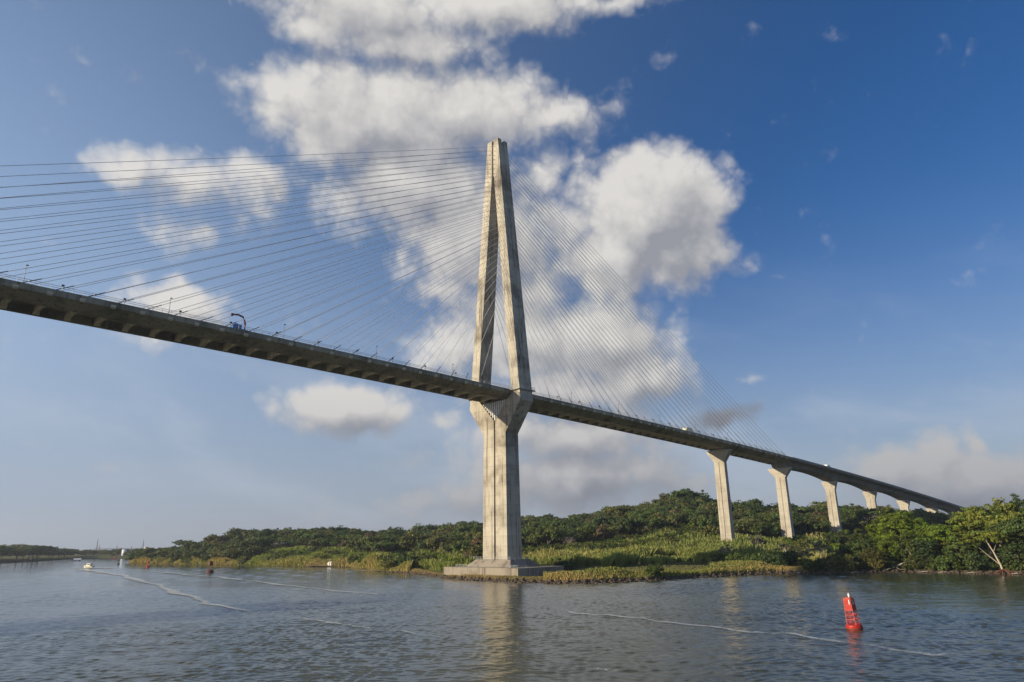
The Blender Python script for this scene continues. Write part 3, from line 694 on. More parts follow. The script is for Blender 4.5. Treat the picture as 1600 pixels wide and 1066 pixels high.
# palm on the point
x, y = polar(627, shore_r(627)+24); pm = tag(empty('palm_tree', (x, y, float(land_z(x, y)))), 'dark palm with drooping fronds on the grassy point left of the pylon', 'palm tree')
b = MB(); b.tube([(0, 0, -1), (.2, 0, 3), (.5, .1, 6.5)], [.3, .24, .2], 8); b.build('trunk', m_bark, pm)
V, T = [], []
for k in range(26):
    a = k*2.4; e = rng.uniform(-.1, 1.1); L = rng.uniform(3.6, 5.0); p = np.array([.5, .1, 6.5]); dirv = np.array([math.cos(a)*math.cos(e), math.sin(a)*math.cos(e), math.sin(e)])
    sd = np.array([-math.sin(a), math.cos(a), 0])
    for j in range(11):
        p2 = p+dirv*L/11; dirv = dirv+np.array([0, 0, -.17]); dirv /= np.linalg.norm(dirv); w = .85*math.sin(math.pi*(j+1.2)/12.5)
        for s in (-1, 1): V += [p, p+sd*s*w+(p2-p)*.8+np.array([0, 0, -.3*w]), p2+sd*s*w*.9+(p2-p)*.8+np.array([0, 0, -.3*w]), p2]; T += [[rng.uniform(.8, 1.2)]*3]*4
        p = p2
o = link(bpy.data.objects.new('crown', big_mesh('crown', np.array(V), np.arange(len(V)).reshape(-1, 4), m_leaf, np.array(T))), pm); o.color = (*PAL['deep'], 1)

# -- the wooded hill: the trees that show largest are objects, the rest of the wood is one mass
HC = ['deep', 'green', 'olive', 'green', 'deep', 'olive', 'green', 'olive', 'green', 'olive', 'deep', 'green', 'olive', 'rust', 'grey', 'green', 'green', 'olive', 'deep', 'green']
HL = {'deep': ('tree with dark green crown in the hillside wood behind the bridge', 'dark green trees of the hillside wood'), 'green': ('tree with mid green crown in the hillside wood behind the bridge', 'mid green trees of the hillside wood'),
      'olive': ('tree with dull olive crown in the hillside wood behind the bridge', 'olive trees of the hillside wood'), 'rust': ('tree with rusty brown crown in the hillside wood behind the bridge', 'rusty brown trees of the hillside wood'), 'grey': ('nearly leafless greyish tree in the hillside wood behind the bridge', 'bare grey trees of the hillside wood')}
spots = []
tries = 0
while len(spots) < 2300 and tries < 60000:
    tries += 1
    px = rng.uniform(203, 1640); sh, rd = shore_r(px), ridge_r(px)
    lo = 3 if px < 350 else 16 if px < 400 else 105 if px < 600 else 150 if px < 790 else 225 if px < 900 else 255 if px < 1110 else 200 if px < 1230 else 262 if px < 1290 else 290
    if px < 470: u = rng.uniform(0, 1)
    else: u = rng.uniform(0, 1)**.85
    r = sh+lo+u*(rd+35-sh-lo)
    x, y = polar(px, r); spots.append((px, r, x, y))
    g_ = 7.6
    if any((x-a)**2+(y-b_)**2 < g_*g_ for _, _, a, b_ in spots[:-1]): spots.pop()
spots = np.array(spots)
# a tree "shows" if it stands on the skyline or at the lower edge of the wood
order = np.argsort(spots[:, 1]+rng.uniform(0, 60, len(spots))); ridge_gap = np.array([ridge_r(p) for p in spots[:, 0]])-spots[:, 1]
front = [i for i in order if spots[i, 1] < 640 or ridge_gap[i] > 60][:150]
sky = [i for i in np.argsort(np.abs(ridge_gap)) if i not in set(front)][:110]
single = set(front) | set(sky)
CH = {k: [] for k in ('V', 'T')}; cnt = 0
def mesh_arrays(me):
    n_ = len(me.vertices); V = np.empty(n_*3, np.float32); me.vertices.foreach_get('co', V); T = np.empty(n_*4, np.float32); me.attributes['tint'].data.foreach_get('color', T)
    return V.reshape(-1, 3), T.reshape(-1, 4)[:, :3]
ARR = {k: [mesh_arrays(c_) for c_, _ in PROTO[k]] for k in ('hill', 'hillflat', 'hillbare')}
for i, (px, r, x, y) in enumerate(spots):
    c = HC[int(rng.integers(len(HC)))]
    if px > 1380 or px < 300: c = ['deep', 'green', 'olive'][int(rng.integers(3))]
    kind = 'hillbare' if c == 'grey' else 'hillflat' if rng.random() < .3 else 'hill'
    s = rng.uniform(.72, 1.12)*(1.0 if px > 330 else .8)*(1.3 if rng.random() < .14 else 1)
    if i in single: tree('tree', kind, x, y, s, c, HL[c][0], 'tree', HL[c][1])
    else:
        V, T = ARR[kind][int(rng.integers(len(ARR[kind])))]
        a = rng.uniform(0, 6.28); ca, sa = math.cos(a), math.sin(a)
        cc = np.array(PAL[c])*rng.uniform(.82, 1.18)*np.array([rng.uniform(.9, 1.1), 1, rng.uniform(.85, 1.15)])
        V2 = np.stack([V[:, 0]*ca-V[:, 1]*sa, V[:, 0]*sa+V[:, 1]*ca, V[:, 2]], 1)*s+np.array([x, y, float(land_z(x, y))-.4])
        CH['V'].append(V2); CH['T'].append(T*cc)
def stuff_leaves(name, label, CH, cat='wood'):
    V = np.concatenate(CH['V']); T = np.concatenate(CH['T'])
    o = link(bpy.data.objects.new(name, big_mesh(name, V, np.arange(len(V)).reshape(-1, 4), m_leaf, T)))
    return tag(o, label, cat, None, 'stuff')
stuff_leaves('forest', 'dense mixed green and brown wood covering the hill behind the bridge', CH)
# scrub on the lower hill and flats
CH = {'V': [], 'T': []}
BA = [mesh_arrays(c_) for c_, _ in PROTO['bush']]
for k in range(1700):
    px = rng.uniform(206, 1330) if k < 1050 else rng.uniform(395, 660) if k < 1500 else rng.uniform(812, 1075); sh = shore_r(px)
    if px < 470: d = rng.uniform(3, 60)
    elif px < 780: d = 45+rng.uniform(0, 1)*160 if px > 600 else rng.uniform(14, 160)
    else: d = rng.uniform(120, 290) if px > 1235 else rng.uniform(205, 300)
    if k >= 1500: d = 172+rng.uniform(0, 22)+10*math.sin(px*.03)
    if px < 560 and d < 14 and px > 400: continue
    x, y = polar(px, sh+d)
    if abs(x) < 18 and abs(y) < 27: continue
    V, T = BA[int(rng.integers(3))]; sel = rng.random(len(V)//4) < .35; V = V.reshape(-1, 4, 3)[sel].reshape(-1, 3)*1.0; T = T.reshape(-1, 4, 3)[sel].reshape(-1, 3)
    V4 = V.reshape(-1, 4, 3); cen = V4.mean(1, keepdims=True); V = (cen+(V4-cen)*1.7).reshape(-1, 3)
    s = rng.uniform(.5, 1.1) if k < 1500 else rng.uniform(.8, 1.15); c = ['olive', 'green', 'bright', 'olive', 'deep'][int(rng.integers(5))]
    CH['V'].append(V*s+np.array([x, y, float(land_z(x, y))-.2])); CH['T'].append(T*np.array(PAL[c])*rng.uniform(.8, 1.2))
stuff_leaves('scrub', 'low green scrub between the grass flats and the wooded hill', CH, 'scrub')
# tall grass and reeds
def reeds(name, label, spans, n_, hgt, cols, edge=None):
    px = rng.uniform(0, 1, n_); w = np.array([s[1]-s[0] for s in spans], float); k = rng.choice(len(spans), n_, p=w/w.sum())
    P = []; Hs = []
    lo = np.array([s[0] for s in spans])[k]; hi = np.array([s[1] for s in spans])[k]; d0 = np.array([s[2] for s in spans])[k]; d1 = np.array([s[3] for s in spans])[k]
    px = lo+(hi-lo)*px; azs = np.interp(px, np.linspace(150, 1700, 300), [px_az(p) for p in np.linspace(150, 1700, 300)])
    r = np.interp(azs, t_az, t_sh)+d0+(d1-d0)*rng.uniform(0, 1, n_)**1.15
    x = CAM[0]+r*np.cos(np.radians(azs)); y = CAM[1]+r*np.sin(np.radians(azs))
    patch = pn(x*2.2, y*2.2, 7)
    sel = np.ones(n_, bool) if edge is None else (r-np.interp(azs, t_az, t_sh)) > np.interp(px, edge[0], edge[1])+5*np.sin(px*.09)+3*np.sin(px*.31)
    keep = sel & (~((np.abs(x) < 14.5) & (np.abs(y) < 23.5))) & (rng.random(n_) < .55+.5*patch+.25)
    # an earth track crosses the flats beside the footing
    trk = (np.abs(y-(-16+.10*(x-14)+4*np.sin(x*.05))) < 6.0) & (x > 12) & (x < 120); keep &= ~trk
    x, y, patch = x[keep], y[keep], patch[keep]; dsh = (r-np.interp(azs, t_az, t_sh))[keep]; m_ = len(x); z = land_z(x, y)
    h = hgt*rng.uniform(.55, 1.2, m_)*np.clip(1+.65*pn(x*3.1, y*3.1, 9)+.2*patch, .4, 1.9)*np.clip(.45+dsh/18, .45, 1); wd = rng.uniform(.16, .34, m_)*(1+(r[keep]-300)/600)
    a = rng.uniform(0, 3.14, m_); lx, ly = rng.normal(0, .22, m_)*h, rng.normal(0, .22, m_)*h
    dx, dy = np.cos(a)*wd, np.sin(a)*wd
    V = np.stack([np.c_[x-dx, y-dy, z-.2], np.c_[x+dx, y+dy, z-.2], np.c_[x+dx*.5+lx, y+dy*.5+ly, z+h], np.c_[x-dx*.5+lx, y-dy*.5+ly, z+h*.93]], 1)
    dry = np.clip(.5+.7*pn(x, y, 2)+rng.normal(0, .22, m_)-.03*np.clip(dsh-6, 0, 22)+.25*(dsh < 9), 0, 1)[:, None]
    T = (np.array(cols[0])*(1-dry)+np.array(cols[1])*dry)*rng.uniform(.75, 1.25, m_)[:, None]
    T4 = np.repeat(T[:, None], 4, 1); T4[:, 2:] *= 1.12
    o = link(bpy.data.objects.new(name, big_mesh(name, V.reshape(-1, 3), np.arange(4*m_).reshape(-1, 4), m_grass, T4.reshape(-1, 3))))
    return tag(o, label, 'grass', None, 'stuff')
GC = ((.20, .225, .055), (.44, .35, .14))
reeds('tall_grass', 'dry golden grass along the shore in front of the bridge', [(850, 1260, 1.5, 15), (1110, 1260, 3, 45)], 42000, 1.7, ((.19, .20, .05), (.46, .32, .13)))
reeds('short_grass', 'short dry grass on the stony islet in front of the pylon footing', [(625, 870, 1.0, 10)], 16000, .55, ((.15, .15, .05), (.34, .24, .11)))
reeds('reed_bed', 'tall green reeds on the flats behind the pylon and between the first piers', [(640, 1290, 30, 230), (850, 1140, 55, 110), (850, 1140, 55, 190)], 150000, 3.6, GC, ((640, 830, 860, 900, 1000, 1085, 1130, 1180, 1290), (34, 34, 62, 60, 70, 75, 62, 40, 34)))
reeds('flat_grass', 'short dull grass on the bare flats right of the pylon footing', [(850, 1190, 12, 76)], 30000, .38, ((.15, .145, .055), (.30, .22, .11)))
reeds('reed_bank', 'reeds and cane on the bank left of the pylon', [(395, 640, 0.5, 130), (400, 640, 0, 40), (590, 640, 0, 22), (395, 640, 20, 120), (205, 400, .5, 9)], 125000, 3.6, ((.20, .23, .05), (.36, .28, .11)))

# ------------------------------------------------------------------ shore stones, landing, walls
V = []; Fq = []; T = []
base = [(-1, -1, -1), (1, -1, -1), (1, 1, -1), (-1, 1, -1), (-1, -1, 1), (1, -1, 1), (1, 1, 1), (-1, 1, 1)]
for k in range(2600):
    px = rng.uniform(622, 1245) if k < 1900 else rng.uniform(1240, 1640); d = rng.normal(.6, 1.1) if k < 1900 else rng.normal(.4, .6)
    if k > 2500: px, d = rng.uniform(585, 640), rng.normal(.5, .8)
    r = shore_r(px)+d; x, y = polar(px, r); s = rng.uniform(.18, .62); q0 = len(V)
    J = rng.uniform(.5, 1.0, (8, 3))*np.array(base)*s*np.array([1.2, 1.0, .7])
    z0 = max(.0, float(land_z(x, y)))+.05
    V += [(x+a[0], y+a[1], z0+a[2]) for a in J]
    Fq += [tuple(q0+i for i in f) for f in ((3, 2, 1, 0), (4, 5, 6, 7), (0, 1, 5, 4), (1, 2, 6, 5), (2, 3, 7, 6), (3, 0, 4, 7))]
o = link(bpy.data.objects.new('riprap', big_mesh('riprap', np.array(V), np.array(Fq), m_rock))); tag(o, 'dark brown riprap stones lining the shore below the pylon', 'stones', None, 'stuff')
b = MB()
pA, pB = at_z(478, 886.2), at_z(546, 886.2)
ux = (pB-pA)[:2]; L = np.linalg.norm(ux); ang = math.atan2(ux[1], ux[0])
dk = tag(empty('wooden_landing', (pA[0], pA[1], 0), ang), 'low dark wooden landing at the water left of the pylon', 'jetty')
b.box(0, L, 0, 4, .75, 1.0); b.build('walkway', m_wood, dk)
b = MB()
for x in np.linspace(.3, L-.3, 9):
    for y in (.2, 3.8): b.bar((x, y, -2), (x, y, 1.25), .14, 7)
b.build('piles', m_wood, dk).name = 'pile_row'
hx_ = (at_z(517, 886)-pA)[:2]; hx_ = hx_@(ux/L)
hut = tag(empty('hut', (pA[0]+ux[0]/L*hx_, pA[1]+ux[1]/L*hx_, 1.0), ang), 'small white hut standing on the wooden landing', 'hut'); hut.scale = (.75, .75, .75)
b = MB(); b.box(-1.9, 1.9, .5, 3.5, 0, 2.3); b.build('wall', m_white, hut)
b = MB(); b.loft([[(x, .2, 2.3), (x, 2, 3.0), (x, 3.8, 2.3)] for x in (-2.2, 2.2)]); b.build('roof', m_cream, hut)
b = MB(); b.box(-.5, .35, .44, .5, .05, 1.9); b.build('door', m_rust, hut)
b = MB(); b.box(.8, 1.5, .44, .5, 1.0, 1.7); b.build('window', m_glass, hut)
p0 = at_z(1085, 876.5, 3.4); p1 = at_z(1112, 874.5, 3.4)
for k, (u, w) in enumerate(((0, 1.6), (.42, .9), (.7, .9), (1.0, .9))):
    p = p0+(p1-p0)*u; b = MB(); z = float(land_z(p[0], p[1]))
    b.loft([[(-w, -.5, zz), (w, -.5, zz), (w, .5, zz), (-w, .5, zz)] for zz in (0, 2.6)]+[[(-w*.94, -.44, 2.7), (w*.94, -.44, 2.7), (w*.94, .44, 2.7), (-w*.94, .44, 2.7)]])
    o = b.build('concrete_block', m_parapet); o.location = (p[0], p[1], z); o.rotation_euler = (0, 0, R(-40))
    tag(o, ['wide pale concrete block at the left end of the low row in the grass', 'first narrow pale concrete block right of the wide one in the grass', 'middle narrow pale concrete block of the low row in the grass', 'pale concrete block at the right end of the low row in the grass'][k], 'concrete block', 'pale concrete blocks in the grass left of the first pier')
for k in range(6):
    p = at_z(621+k*3.6, 902.5+k*.2); b = MB(); b.tube([(0, 0, -2), (0, 0, .3), (.05, 0, 1.1+.35*((k*7) % 3))], [.2, .19, .16], 8)
    o = b.build('mooring_post', m_wood); o.location = (p[0], p[1], 0); tag(o, 'short dark rotten timber post off the left tip of the pylon islet', 'post', 'timber posts off the islet tip')

# ------------------------------------------------------------------ buoys and boat
def text_mesh(txt, size, mat, parent, mtx, name):
    cu = bpy.data.curves.new(name, 'FONT'); cu.body = txt; cu.size = size; cu.align_x = 'CENTER'; cu.align_y = 'CENTER'; cu.extrude = .012; cu.offset = .018
    t = bpy.data.objects.new(name, cu); col.objects.link(t)
    me = bpy.data.meshes.new_from_object(t.evaluated_get(bpy.context.evaluated_depsgraph_get())); col.objects.unlink(t); bpy.data.objects.remove(t)
    me.materials.clear(); me.materials.append(mat); o = link(bpy.data.objects.new(name, me), parent); o.matrix_local = mtx; return o
p = at_z(1335.5, 983.5); by = tag(empty('channel_buoy', (p[0], p[1], .0)), 'large red lattice buoy marked 12 on the dark water at right', 'buoy')
va = math.atan2(CAM[1]-p[1], CAM[0]-p[0])
by.rotation_euler = (Matrix.Rotation(R(4.0), 3, Vector((-FWD[0], -FWD[1], 0)).normalized()) @ Matrix.Rotation(va, 3, 'Z')).to_euler()
# in the buoy's own frame +X looks at the ship
b = MB(); seg = 26
prof = [(1.0, -.9), (1.55, -.75), (1.72, -.3), (1.78, .15), (1.78, .75), (1.72, .98), (1.5, 1.06), (.05, 1.08)]
b.loft([[(r*math.cos(2*math.pi*k/seg), r*math.sin(2*math.pi*k/seg), z) for k in range(seg)] for r, z in prof]); by.scale = (.67, .67, .70); hull = b.build('hull', m_red, by)
b = MB(); b.loft([[(r*math.cos(2*math.pi*k/seg), r*math.sin(2*math.pi*k/seg), z) for k in range(seg)] for r, z in ((1.74, .1), (1.86, .16), (1.86, .34), (1.74, .4))]); b.build('fender_ring', m_rust, hull)
for k in range(4):
    a = k*1.57+.5; b = MB(); b.tube([(1.35*math.cos(a)-.16, 1.35*math.sin(a), 1.05), (1.35*math.cos(a)-.1, 1.35*math.sin(a), 1.42), (1.35*math.cos(a)+.1, 1.35*math.sin(a), 1.42), (1.35*math.cos(a)+.16, 1.35*math.sin(a), 1.05)], .05, 6); b.build('lifting_eye', m_pink, hull)
tw = empty('tower', (0, 0, 0), R(-27), by)     # square lattice tower turned so that two sides show
tw.name = 'tower'
h0, h1 = 1.05, 6.35
def half(z): return 1.02-(z-h0)/(h1-h0)*.22
cor = [(1, 1), (1, -1), (-1, -1), (-1, 1)]
for sx_, sy_ in cor:
    b = MB(); b.bar((sx_*half(h0), sy_*half(h0), h0), (sx_*half(h1), sy_*half(h1), h1), .085, 6); b.build('tower_leg', m_pink, tw)
lev = [h0+.05, 2.1, 3.05, 3.98, 5.05, 6.3]
b = MB()
for z in lev[1:]:
    w = half(z)
    for (ax, ay), (bx_, by_) in zip(cor, cor[1:]+cor[:1]): b.bar((ax*w, ay*w, z), (bx_*w, by_*w, z), .075, 6)
b.build('tower_ring', m_pink, tw)
b = MB()
for z0_, z1_ in zip(lev[:3], lev[1:4]):
    for (ax, ay), (bx_, by_) in zip(cor, cor[1:]+cor[:1]):
        b.bar((ax*half(z0_), ay*half(z0_), z0_), (bx_*half(z1_), by_*half(z1_), z1_), .04, 5)
        for t in (.36, .68):
            f0, f1 = half(z0_), half(z1_); b.bar(((ax+(bx_-ax)*t)*f0, (ay+(by_-ay)*t)*f0, z0_), ((ax+(bx_-ax)*t)*f1, (ay+(by_-ay)*t)*f1, z1_), .03, 5)
b.build('lattice_bracing', m_red, tw)
for sd in range(4):
    for z0_, z1_ in ((4.06, 4.97), (5.12, 6.24)):
        (ax, ay), (bx_, by_) = cor[sd], cor[(sd+1) % 4]; b = MB(); nx, ny = (ax+bx_)/2, (ay+by_)/2
        ring_ = []
        for dd in (.0, .05):
            ring_.append([((ax*.93+bx_*.07)*half(z0_)+nx*dd, (ay*.93+by_*.07)*half(z0_)+ny*dd, z0_), ((ax*.07+bx_*.93)*half(z0_)+nx*dd, (ay*.07+by_*.93)*half(z0_)+ny*dd, z0_),
                          ((ax*.07+bx_*.93)*half(z1_)+nx*dd, (ay*.07+by_*.93)*half(z1_)+ny*dd, z1_), ((ax*.93+bx_*.07)*half(z1_)+nx*dd, (ay*.93+by_*.07)*half(z1_)+ny*dd, z1_)])
        b.loft(ring_); b.build('day_panel', m_red, tw)
# the number reads across the two visible sides
def face_m(nx, ny, shift, z):
    n_ = Vector((nx, ny, 0)); up_ = Vector((0, 0, 1)); rt_ = up_.cross(n_); w = half(z)+.12
    mt = Matrix((rt_, up_, n_)).transposed().to_4x4(); mt.translation = n_*w+rt_*shift+up_*z; return mt
m_white2 = plain('number_white', (.85, .82, .78), .5, 0, .08)
text_mesh('1', 1.3, m_white2, tw, face_m(1, 0, .48, 5.66), 'number'); text_mesh('2', 1.3, m_white2, tw, face_m(0, 1, -.15, 5.66), 'number')
b = MB(); b.loft([[(s*w, t*w, z) for s, t in cor] for w, z in ((half(h1)+.06, h1), (half(h1)+.06, h1+.07), (.45, h1+.32))]); b.build('top_plate', m_pink, tw)
b = MB(); b.tube([(0, .25, h1+.3), (0, .25, h1+.62)], .17, 12); b.tube([(0, .25, h1+.62), (0, .25, h1+.95), (0, .25, h1+1.1)], [.21, .2, .08], 12); b.bar((0, .25, h1+1.1), (0, .25, h1+1.4), .02, 5); b.build('lantern', m_white, tw)
for sy in (-1, 1):
    b = MB(); b.loft([[(x, sy*.75+y, h1+.15+z) for x, y, z in ((-.5, -.04, -.05), (.5, -.04, .18), (.5, .04, .18), (-.5, .04, -.05))], [(x, sy*.75+y, h1+.2+z) for x, y, z in ((-.5, -.04, -.05), (.5, -.04, .18), (.5, .04, .18), (-.5, .04, -.05))]]); b.build('solar_panel', m_glass, tw)
def small_buoy(px, py, h, body, label):
    p = at_z(px, py); o = tag(empty('buoy', (p[0], p[1], 0)), label, 'buoy'); w = h*.30
    b = MB(); b.loft([[(r*math.cos(k*.5236), r*math.sin(k*.5236), z) for k in range(12)] for r, z in ((w*.9, -.6), (w, 0), (w, h*.2), (w*.8, h*.26))]); b.build('hull', body, o)
    b = MB()
    for a in range(4): b.bar((w*.7*math.cos(a*1.571), w*.7*math.sin(a*1.571), h*.24), (w*.45*math.cos(a*1.571), w*.45*math.sin(a*1.571), h*.78), h*.02, 5)
    b.build('tower', body, o)
    b = MB(); b.loft([[(w*q_*math.cos(k*1.571+.78), w*q_*math.sin(k*1.571+.78), z) for k in range(4)] for q_, z in ((.72, h*.62), (.66, h*.95), (.1, h))]); b.build('top_mark', body, o)
small_buoy(328, 895, 6.2, m_rust, 'dark red buoy on the open water before the left wooded bank')
small_buoy(231, 886.3, 4.2, m_red, 'small red buoy off the left tip of the wooded bank')
small_buoy(184.5, 882, 4.0, m_green, 'small dark green buoy far out between the launch and the wooded tip')
small_buoy(308, 885, 2.6, m_green, 'tiny dark buoy just left of the dark red buoy')
small_buoy(362, 888.3, 1.6, m_black, 'low dark float right of the dark red buoy')
small_buoy(179, 873.8, 3.5, m_red, 'tiny red marker at the far shore in front of the tanks')
p = at_z(138.5, 887.2); bo = tag(empty('motor_launch', (p[0], p[1], .15), R(118)), 'small beige motor launch throwing a white wake at far left', 'boat')
b = MB(); b.loft([[(x, -w*.6, -.4), (x, w*.6, -.4), (x, w, z), (x, -w, z)] for x, w, z in ((-4.5, 1.5, .9), (-1, 1.7, .95), (2, 1.5, 1.15), (4, .7, 1.5), (4.9, .08, 1.7))]); b.build('hull', m_cream, bo)
b = MB(); b.loft([[(x, -1.1, .9), (x, 1.1, .9), (x, 1.0, z), (x, -1.0, z)] for x, z in ((-2.2, 2.9), (.8, 2.9), (1.7, 2.0), (2.0, 1.2))]); cb = b.build('cabin', m_cream, bo)
b = MB(); b.box(-1.9, .7, -1.12, 1.12, 1.8, 2.5); b.build('window', m_glass, cb)
b = MB(); b.box(-2.5, 1.1, -1.2, 1.2, 2.9, 3.02); b.build('roof', m_white, cb)
b = MB(); b.bar((-1, 0, 3), (-1, 0, 5.2), .06, 6); b.build('mast', m_steel, bo)

# ------------------------------------------------------------------ far shore: trees, houses, masts, tanks
CH = {'V': [], 'T': []}
FARL = 'small tree on the distant left shore'
fa = np.array([px_az(q_) for q_ in np.linspace(-160, 236, 60)])
k = 0
for i in range(420):
    px = rng.uniform(-110, 232); az = px_az(px); s0 = float(np.interp(az, f_az, f_sh)); u = rng.uniform(0, 1); r = s0+6+u*(170 if px < 112 else 420)
    if px > 112 and rng.random() < .35: continue
    x, y = CAM[0]+r*math.cos(R(az)), CAM[1]+r*math.sin(R(az)); z = float(far_z(az, r))
    s = rng.uniform(.9, 1.25)*(1.12 if px < 70 else .82 if px < 112 else .6)
    c = ['deep', 'olive', 'green', 'olive'][i % 4]; kind = 'hillflat' if i % 4 == 0 else 'hill'
    if u < .09 and k < 30: k += 1; tree('tree', kind, x, y, s, c, FARL, 'tree', 'front trees of the distant left shore', z=z)
    else:
        V, T = ARR[kind][i % len(ARR[kind])]; CH['V'].append(V*s+np.array([x, y, z-.3])); CH['T'].append(T*np.array(PAL[c])*rng.uniform(.8, 1.15))
stuff_leaves('far_wood', 'hazy dark wood along the distant left shore', CH)
def far_at(px, r): az = R(px_az(px)); return CAM[0]+r*math.cos(az), CAM[1]+r*math.sin(az), float(far_z(math.degrees(az), r))
def house(name, px, r, w, d, h, wall, roof, label, cat, rot=0.):
    x, y, z = far_at(px, r); o = tag(empty(name, (x, y, z), R(px_az(px)-90+rot)), label, cat)
    b = MB(); b.box(-w/2, w/2, -d/2, d/2, -1, h); b.build('wall', wall, o)
    b = MB(); b.loft([[(x_, -d/2-.4, h), (x_, 0, h+d*.22), (x_, d/2+.4, h)] for x_ in (-w/2-.4, w/2+.4)]); b.build('roof', roof, o)
    b = MB(); b.box(-.6, .6, -d/2-.06, -d/2, 0, 2.1); b.build('door', m_rust, o)
    for q_ in (-.3, .3): b = MB(); b.box(w*q_-.9, w*q_+.9, -d/2-.06, -d/2, h*.4, h*.75); b.build('window', m_glass, o)
house('house', 122, 1010, 7, 6, 3.6, m_white, m_white, 'small white house on the distant shore behind the launch', 'house')
house('warehouse', 170, 1420, 46, 20, 6, m_lamp, m_rail, 'long grey warehouse low on the distant shore', 'warehouse')
house('warehouse', 207, 1380, 26, 14, 7, m_lamp, m_rail, 'grey warehouse on the distant shore below the white tanks', 'warehouse')
house('warehouse', 184, 1300, 18, 10, 5, m_rail, m_lamp, 'small grey warehouse between the far masts and tanks', 'warehouse')
def tank(px, r, rad, h, label):
    x, y, z = far_at(px, r); o = tag(empty('storage_tank', (x, y, z)), label, 'storage tank')
    b = MB(); b.loft([[(rad*math.cos(k*.2618), rad*math.sin(k*.2618), zz) for k in range(24)] for zz in (-1, h)]); b.build('shell', m_white, o, True)
    b = MB(); b.loft([[(q_*rad*math.cos(k*.2618), q_*rad*math.sin(k*.2618), zz) for k in range(24)] for q_, zz in ((1.02, h), (.6, h+rad*.22), (.05, h+rad*.3))]); b.build('roof', m_rail, o, True)
tank(193.5, 1250, 3.4, 9.0, 'large white storage tank on the distant shore'); tank(226.5, 1250, 2.6, 11.0, 'white storage tank half hidden behind the wooded tip')
def mast(px, r, h, label, cat='mast'):
    x, y, z = far_at(px, r); o = tag(empty('radio_mast', (x, y, z)), label, cat)
    b = MB(); w0 = h*.03
    for sx_, sy_ in cor: b.bar((sx_*w0, sy_*w0, 0), (sx_*.18, sy_*.18, h), .22, 4)
    n_ = 7
    for i in range(n_):
        za, zb = h*i/n_, h*(i+1)/n_; wa, wb = w0+(.18-w0)*i/n_, w0+(.18-w0)*(i+1)/n_
        for (ax, ay), (bx_, by_) in zip(cor, cor[1:]+cor[:1]): b.bar((ax*wa, ay*wa, za), (bx_*wb, by_*wb, zb), .12, 4)
    b.build('lattice', m_steel, o)
    b = MB(); b.bar((0, 0, h), (0, 0, h*1.12), .12, 5); b.build('antenna', m_steel, o)
mast(149.5, 1350, 25, 'tallest thin lattice mast on the distant shore'); mast(153.5, 1380, 15, 'shorter mast right beside the tallest one on the distant shore'); mast(181, 1350, 14, 'slim mast left of the large white tank', 'mast')
mast(204, 1300, 13, 'mast right of the large white tank'); mast(221.5, 1300, 22, 'dark mast by the half hidden tank near the wooded tip')
p = at_z(48, 877.6); x, y = p[0], p[1]; b = MB(); b.tube([(0, 0, -1), (0, 0, 11)], [.6, .35], 8)
o = b.build('light_tower', m_white); o.location = (x, y, 0); tag(o, 'small white navigation post on the distant left shore', 'navigation post')

# ------------------------------------------------------------------ light and sky
SUN = Vector((-3.3, 1.25, 1.0)).normalized()
SEL = math.asin(SUN.z); SAZ = math.atan2(SUN.x, SUN.y)
ld = bpy.data.lights.new('sun', 'SUN'); ld.energy = 5.0; ld.angle = R(.53); ld.color = (1, .86, .63)
lo_ = bpy.data.objects.new('sun', ld); col.objects.link(lo_); lo_.rotation_euler = (-SUN).to_track_quat('-Z', 'Y').to_euler()
SKY_DUST, SKY_TINT, SKY_SAT, SKY_STR, HAZE, EXPO = 1.0, (1.08, .97, 1.06), 1.30, .10, .00011, 0.3
WS = 2**-EXPO
w = bpy.data.worlds.new('World'); sc.world = w; w.use_nodes = True
w.node_tree.nodes.clear(); n = N(w.node_tree)
geo = n('ShaderNodeTexCoord').outputs['Generated']
sky = n('ShaderNodeTexSky', sky_type='NISHITA', sun_disc=False, sun_elevation=SEL, sun_rotation=SAZ, altitude=0, air_density=1.0, dust_density=SKY_DUST, ozone_density=3.0)
